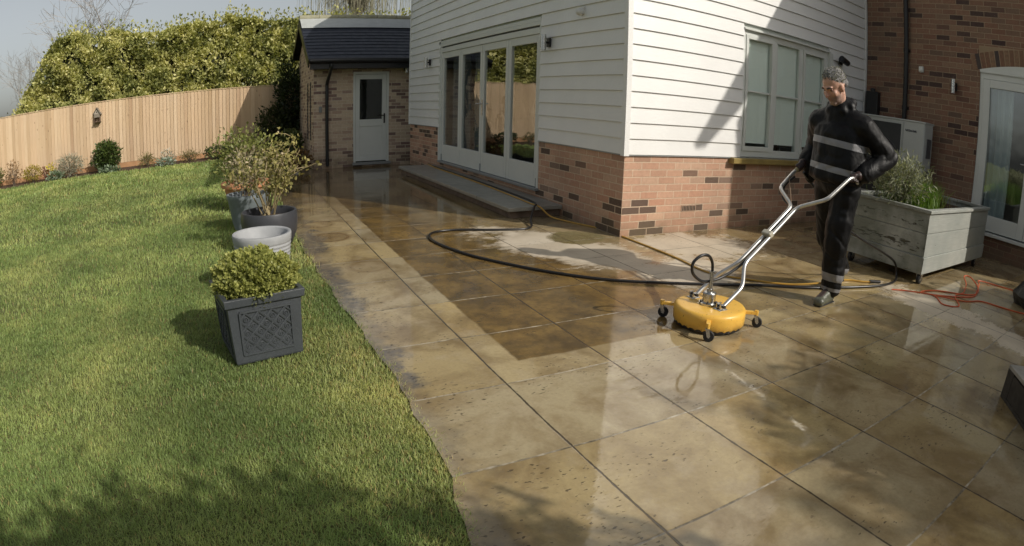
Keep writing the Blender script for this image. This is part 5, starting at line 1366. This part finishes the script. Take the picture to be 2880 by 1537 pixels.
for yy in (.05, .5, .95): m.obox(P_(.5, yy, .0115), ax_, (.50, .05, .0105))
m.build('base_boards', MAT['dark_pallet_wood'], t, bevel=.002)
# ------------------------------------------------------------------ worker
def capsule_hull(p0, p1, r0, r1, sub=2):
    bm = bmesh.new(); vs = []
    for p, r_ in ((p0, r0), (p1, r1)):
        tmp = bmesh.new(); bmesh.ops.create_icosphere(tmp, subdivisions=sub, radius=r_)
        for v in tmp.verts: bm.verts.new(Vector(p)+v.co)
        tmp.free()
    res = bmesh.ops.convex_hull(bm, input=bm.verts)
    bmesh.ops.delete(bm, geom=list({g for g in res['geom_interior']+res['geom_unused'] if isinstance(g, bmesh.types.BMVert)}), context='VERTS')
    bm.verts.index_update(); v = [tuple(x.co) for x in bm.verts]; f = [tuple(x.index for x in q.verts) for q in bm.faces]; bm.free(); return v, f
def ellipsoid(c, r_, M=None, sub=3):
    bm = bmesh.new(); bmesh.ops.create_icosphere(bm, subdivisions=sub, radius=1.)
    M = M or Matrix.Identity(3)
    v = [tuple(Vector(c)+M @ Vector((x.co.x*r_[0], x.co.y*r_[1], x.co.z*r_[2]))) for x in bm.verts]
    bm.verts.index_update(); f = [tuple(x.index for x in q.verts) for q in bm.faces]; bm.free(); return v, f
def hull2(c0, r0, c1, r1):
    bm = bmesh.new()
    for c, r_ in ((c0, r0), (c1, r1)):
        for p in ellipsoid(c, r_, None, 2)[0]: bm.verts.new(p)
    res = bmesh.ops.convex_hull(bm, input=bm.verts)
    bmesh.ops.delete(bm, geom=list({g for g in res['geom_interior']+res['geom_unused'] if isinstance(g, bmesh.types.BMVert)}), context='VERTS')
    bm.verts.index_update(); v = [tuple(x.co) for x in bm.verts]; f = [tuple(x.index for x in q.verts) for q in bm.faces]; bm.free(); return v, f
def fuse(name, prims, voxel, smooth, mats, parent, disp=None, col=None):
    """melt overlapping closed primitives into one continuous skin"""
    m = MB()
    for p in prims:
        v, f = capsule_hull(*p[1:]) if p[0] == 'c' else (hull2(*p[1:]) if p[0] == 'h' else ellipsoid(*p[1:]))
        m.add(v, f)
    me = bpy.data.meshes.new('tmp'); me.from_pydata(m.v, [], m.f); o = bpy.data.objects.new('tmp', me); COL.objects.link(o)
    a = o.modifiers.new('r', 'REMESH'); a.mode = 'VOXEL'; a.voxel_size = voxel
    b = o.modifiers.new('s', 'SMOOTH'); b.factor = .5; b.iterations = smooth
    dg = bpy.context.evaluated_depsgraph_get(); dg.update()
    r_ = bpy.data.meshes.new_from_object(o.evaluated_get(dg)); bpy.data.objects.remove(o); bpy.data.meshes.remove(me)
    n = len(r_.vertices); co = np.empty(n*3, np.float32); r_.vertices.foreach_get('co', co); co = co.reshape(-1, 3)
    nr = np.empty(n*3, np.float32); r_.vertices.foreach_get('normal', nr); nr = nr.reshape(-1, 3)
    if disp is not None: co = co + nr*disp(co)[:, None]
    cols = col(co) if col is not None else None
    off = np.array(parent_loc(parent), np.float32); r_.vertices.foreach_set('co', (co-off).astype(np.float32).ravel())
    if cols is not None:
        at = r_.color_attributes.new('col', 'FLOAT_COLOR', 'POINT'); at.data.foreach_set('color', np.c_[cols, np.ones(n)].astype(np.float32).ravel())
    r_.name = name; r_.materials.clear()
    for mm in (mats if isinstance(mats, list) else [mats]): r_.materials.append(mm)
    r_.polygons.foreach_set('use_smooth', [True]*len(r_.polygons)); r_.update()
    ob_ = bpy.data.objects.new(name, r_); COL.objects.link(ob_); ob_.parent = parent
    return ob_
def person():
    root = thing('person', (.33, -2.22, 0), 'grey-haired man in black waterproofs with reflective bands pushing the yellow cleaner', 'person')
    V = Vector
    # head frame: looks along -x, chin dropped
    a = R(33); yaw = R(-9); Fw = V((-math.cos(a)*math.cos(yaw), -math.cos(a)*math.sin(yaw), -math.sin(a))); Lf = V((math.sin(yaw), -math.cos(yaw), 0)); Up = Lf.cross(Fw)*-1
    if Up.z < 0: Up = -Up
    HC = V((.222, -2.225, 1.602)); HM = Matrix((Fw, Lf, Up)).transposed()
    def h(f, l, u): return HC+Fw*f+Lf*l+Up*u
    hipL, hipR = V((.355, -2.315, .87)), V((.375, -2.135, .87))
    kneL, kneR = V((.310, -2.315, .48)), V((.50, -2.115, .46))
    ankL, ankR = V((.345, -2.305, .10)), V((.80, -2.10, .15))
    shL, shR = V((.365, -2.425, 1.335)), V((.365, -2.015, 1.335))
    elL, elR = V((.565, -2.545, 1.14)), V((.52, -1.885, 1.13))
    wrL, wrR = V((.305, -2.478, .985)), V((.345, -1.912, 1.005))
    SK = []
    SK += [('e', h(-.012, 0, .032), (.098, .077, .090), HM), ('e', h(.028, 0, -.028), (.064, .063, .088), HM), ('e', h(.036, 0, -.080), (.048, .050, .038), HM), ('c', h(.070, .012, -.100), h(.070, -.012, -.100), .020, .020)]
    SK += [('c', h(.086, 0, .014), h(.112, 0, -.026), .009, .0135), ('c', h(.098, .012, -.030), h(.098, -.012, -.030), .0085, .0085)]
    SK += [('c', h(.080, .042, .024), h(.089, .012, .026), .011, .012), ('c', h(.080, -.042, .024), h(.089, -.012, .026), .011, .012)]
    SK += [('c', h(.062, .042, -.022), h(.062, .040, -.03), .022, .022), ('c', h(.062, -.042, -.022), h(.062, -.040, -.03), .022, .022)]
    SK += [('c', h(.083, .020, -.058), h(.086, -.020, -.058), .0085, .0085), ('c', h(.081, .016, -.070), h(.081, -.016, -.070), .009, .009)]
    for s in (1, -1):
        SK += [('e', h(-.006, .077*s, -.008), (.022, .010, .033), HM), ('c', h(-.004, .075*s, -.035), h(.0, .074*s, -.04), .009, .008)]
    SK += [('c', h(-.02, 0, -.06), (.325, -2.22, 1.40), .056, .064)]
    # body under the clothes
    SK += [('c', (.355, -2.22, 1.31), (.355, -2.22, 1.0), .09, .10), ('c', (.365, -2.36, 1.315), (.365, -2.08, 1.315), .055, .055), ('c', (.36, -2.28, .92), (.365, -2.16, .92), .10, .10)]
    for A, B, C_ in ((shL, elL, wrL), (shR, elR, wrR)): SK += [('c', A, B, .05, .042), ('c', B, C_, .042, .03)]
    for A, B, C_ in ((hipL, kneL, ankL), (hipR, kneR, ankR)): SK += [('c', A, B, .085, .058), ('c', B, C_, .058, .042)]
    for k_, d_ in ((ankL, V((-.16, -.01, -.06))), (ankR, V((-.13, 0, -.09)))): SK += [('c', k_, k_+d_, .04, .035)]
    # hands: palm, four bent fingers and thumb closed on the bars
    def hand(w, g, ax, side):
        out = []; ax = ax.normalized(); d = (g-w).normalized(); pl = w.lerp(g, .55)+V((0, 0, .016))
        out.append(('c', w, pl, .028, .033)); kn = []
        for i, (off, ln) in enumerate(((-.030, .9), (-.010, 1.), (.010, .97), (.028, .8))):
            b0 = pl+ax*off+d*.012; n_ = V((0, 0, 1)); out.append(('c', pl, b0, .024, .012))
            c = g+ax*off; o_ = (d - ax*d.dot(ax)).normalized(); u_ = ax.cross(o_).normalized()
            if u_.z < 0: u_ = -u_
            q1 = c+u_*.026-o_*.004; q2 = c+o_*.027*ln+u_*.004; q3 = c-u_*.024*ln+o_*.006
            out += [('c', b0, q1, .0115, .0105), ('c', q1, q2, .0105, .0098), ('c', q2, q3, .0098, .0088)]
        tb = pl-ax*.026*side-V((0, 0, .008)); c = g-ax*.036*side; out += [('c', pl, tb, .022, .015), ('c', tb, c-V((0, 0, .006))-d*.014, .0135, .0115), ('c', c-V((0, 0, .006))-d*.014, c-V((0, 0, .024))+d*.012, .0115, .0095)]
        return out
    hL = hand(wrL, V((.225, -2.462, .968)), V((.9, 0, -.15)) , 1); hR = hand(wrR, V((.255, -1.925, .967)), V((.9, 0, .4)), -1)
    def skincol(co):
        p = co-np.array(HC); f = p @ np.array(Fw); l = p @ np.array(Lf); u = p @ np.array(Up)
        c = np.tile(np.array([.60, .36, .265]), (len(co), 1))
        red = np.exp(-((f-.1)/.03)**2-(l/.03)**2-((u+.03)/.03)**2)[:, None]; c = c*(1-.4*red)+np.array([.56, .20, .14])*.4*red
        st = (np.clip((-.036-u)/.02, 0, 1)*np.clip((f+.02)/.05, 0, 1)*(u > -.14))[:, None]; c = c*(1-.75*st)+np.array([.20, .165, .15])*.75*st
        lips = np.exp(-((f-.09)/.018)**2-(l/.024)**2-((u+.064)/.010)**2)[:, None]; c = c*(1-.6*lips)+np.array([.34, .13, .11])*.6*lips
        gl = (co[:, 2] < 1.1)[:, None]; return np.where(gl, np.array([.020, .020, .022]), c)
    n = N('skin_and_gloves'); n.set(col=n.mix(n.rng(n.noise(n.pos(), 90, 3), .3, .7, 0., .18), n.attr('col'), (.35, .15, .1)), rough=.48, spec=.4)
    n.b.inputs['Subsurface Weight'].default_value = .06
    fuse('body', SK+hL+hR, .0062, 3, n.m, root, None, skincol)
    for s in (1, -1):
        m = MB(); m.ball(h(.0725, .033*s, .005), .0118, 12, 8); m.build('eye', simple('eye', (.20, .105, .075), .4), root, smooth=True)
    for s in (1, -1):
        m = MB(); m.tube([h(.078, .052*s, .022), h(.092, .036*s, .030), h(.098, .014*s, .026)], [.003, .0065, .005], 6)
        m.build('eyebrow', simple('brow_hair', (.055, .045, .04), .8), root, smooth=True)
    # short curly greying hair
    hp_ = [('e', h(-.024, 0, .048), (.097, .081, .086), HM), ('c', h(-.085, .03, -.01), h(-.085, -.03, -.01), .035, .035)]
    def hd(co): return .004*np.sin(co[:, 0]*260)*np.sin(co[:, 1]*240)*np.sin(co[:, 2]*250)
    n = N('grey_curls'); p = n.pos(); cv = n.noise(p, 95, 3, .6, 1.5)
    n.set(col=n.ramp(cv, [(.32, (.09, .086, .085)), (.5, (.22, .215, .21)), (.66, (.42, .41, .40))]), rough=.55, normal=n.bump(cv, .012))
    hair = fuse('hair', hp_, .006, 2, n.m, root, hd)
    P = []; C = []
    for i in range(1500):
        d = V((rnd.gauss(0, 1), rnd.gauss(0, 1), rnd.gauss(0, 1))).normalized(); l_ = HM.transposed() @ d
        if l_.z < -.35 or (l_.x > .62 and l_.z < .35) or (l_.x > .2 and l_.z < .1): continue
        q = h(-.024, 0, .048)+HM @ V((l_.x*.098, l_.y*.082, l_.z*.087)); P.append(q)
        g_ = rnd.random(); C.append((.11, .105, .10) if g_ < .25-.10*l_.y+.30*l_.x else ((.27, .26, .255) if g_ < .75 else (.44, .43, .42)))
    P = np.array(P); nd = P-np.array(h(-.02, 0, .03)); nd /= np.linalg.norm(nd, axis=1, keepdims=True)
    leaves('hair_curls', P-nd*.004, rng.uniform(.010, .020, len(P)), np.array(C), DRYLEAF, hair, nd*.15, .0, .55)
    # waterproofs
    n = N('black_waterproof'); p = n.pos(); w1_ = n.noise(p, 9, 5, .6, 1.2); w2_ = n.noise(n.mapv(p, (1, 1, .55)), 26, 4, .55, .6)
    n.set(col=n.mix(n.rng(n.noise(p, 5, 4), .4, .7), (.0025, .0025, .003), (.006, .006, .007)), rough=n.rng(w2_, .3, .7, .48, .64), spec=.28, normal=n.bump(n.noise(n.mapv(p, (1, 1, .7)), 13, 2, .4, .8), .016, .7)); CLO = n.m
    REF = simple('reflective_band', (.25, .25, .26), .45, .2, .15, 18, .004, 40)
    fn1, fn2 = smooth_noise(6, 11., 2), smooth_noise(6, 22., 2)
    def folds(co):
        # creases hang slantwise on the body and ring the elbows, knees and cuffs
        q = co*np.array([1, 1, 1.5]); q2 = co*np.array([.75, .75, 1.6])
        f = .0055*fn1(q) - .0062*np.clip(1-np.abs(fn2(q2))*1.9, 0, 1)
        return f*np.clip(1.1-.75*np.exp(-((co[:, 2]-1.37)/.10)**2), .2, 1)
    J = [('h', (.350, -2.22, 1.25), (.160, .232, .14), (.350, -2.22, .925), (.190, .240, .055)), ('h', shL, (.105, .09, .092), shR, (.105, .09, .092))]
    J += [('c', shL, elL, .098, .09), ('c', elL, wrL.lerp(elL, .12), .09, .070), ('c', shR, elR, .098, .09), ('c', elR, wrR.lerp(elR, .12), .09, .070)]
    J += [('c', (.350, -2.22, 1.36), (.332, -2.222, 1.455), .124, .100), ('c', (.385, -2.29, 1.50), (.385, -2.16, 1.50), .042, .042), ('c', (.335, -2.315, 1.47), (.39, -2.28, 1.50), .038, .040), ('c', (.335, -2.13, 1.47), (.39, -2.16, 1.50), .038, .040), ('c', (.275, -2.275, 1.435), (.275, -2.165, 1.435), .040, .040)]
    for s_ in (shL, shR): J.append(('c', V((.345, -2.22, 1.41)), s_+V((0, 0, .012)), .088, .078))
    J += [('c', (.355, -1.925, .99), (.40, -1.94, .885), .048, .042)]
    jk = fuse('jacket', J, .0105, 4, [CLO, REF], root, folds)
    bm = bmesh.new(); bm.from_mesh(jk.data); off = V(parent_loc(root))
    bands = ((1.175, 1.224), (.985, 1.030)); nrm = V((.06, -.07, 1)).normalized()
    for z0, z1 in bands:
        for zz in (z0, z1):
            bmesh.ops.bisect_plane(bm, geom=bm.verts[:]+bm.edges[:]+bm.faces[:], plane_co=V((.19, -2.22, zz))-off, plane_no=nrm)
    for f in bm.faces:
        c = f.calc_center_median()+off
        dz = (c-V((.19, -2.22, 0))).dot(nrm)
        if abs(c.y+2.22) < .25 and ((c.x-.35)/.205)**2+((c.y+2.22)/.268)**2 < 1.05:
            for z0, z1 in bands:
                if z0*nrm.z < dz < z1*nrm.z: f.material_index = 1
    bm.to_mesh(jk.data); bm.free()
    T = [('e', (.362, -2.22, .90), (.150, .190, .13)), ('c', hipL, kneL, .122, .104), ('c', kneL, ankL+V((.005, 0, .02)), .104, .088), ('c', hipR, kneR, .122, .104), ('c', kneR, ankR+V((-.01, 0, .03)), .104, .086)]
    tr_ = fuse('trousers', T, .0105, 3, [CLO, REF], root, lambda co: folds(co)*1.25)
    bm = bmesh.new(); bm.from_mesh(tr_.data)
    for zz in (.175, .235, .098, .125):
        bmesh.ops.bisect_plane(bm, geom=bm.verts[:]+bm.edges[:]+bm.faces[:], plane_co=V((.33, -2.3, zz))-off, plane_no=V((.12, 0, 1)).normalized())
    for f in bm.faces:
        c = f.calc_center_median()+off; dz = (c-V((.33, -2.3, 0))).dot(V((.12, 0, 1)))
        if .175 < dz < .235 or .098 < dz < .125: f.material_index = 1
    bm.to_mesh(tr_.data); bm.free()
    BT = simple('muddy_boot', (.11, .115, .085), .38, 0, .3, 25, .004, 60)
    for k_, d_, pit in ((ankL, V((-1, -.12, 0)), 0), (ankR, V((-1, 0, 0)), .5)):
        d_ = d_.normalized(); sd = V((-d_.y, d_.x, 0)); hl = V((k_.x, k_.y, .045+pit*.10)); toe = hl+d_*.17+V((0, 0, -.01-pit*.085))
        fuse('boot', [('c', k_+V((0, 0, .06)), hl, .062, .046), ('c', hl+d_*.02, toe, .044, .038), ('c', toe+sd*.012, toe-sd*.012, .037, .037), ('c', hl+V((0, 0, .05)), toe, .045, .03)], .008, 3, BT, root)
        m = MB(); m.obox(hl+d_*.075+V((0, 0, -.036-pit*.045)), (d_+V((0, 0, -pit*.55)), sd, V((d_.x*pit*.55, 0, 1))), (.118, .036, .006)); m.build('boot_sole', TYRE, root, bevel=.008)
person()
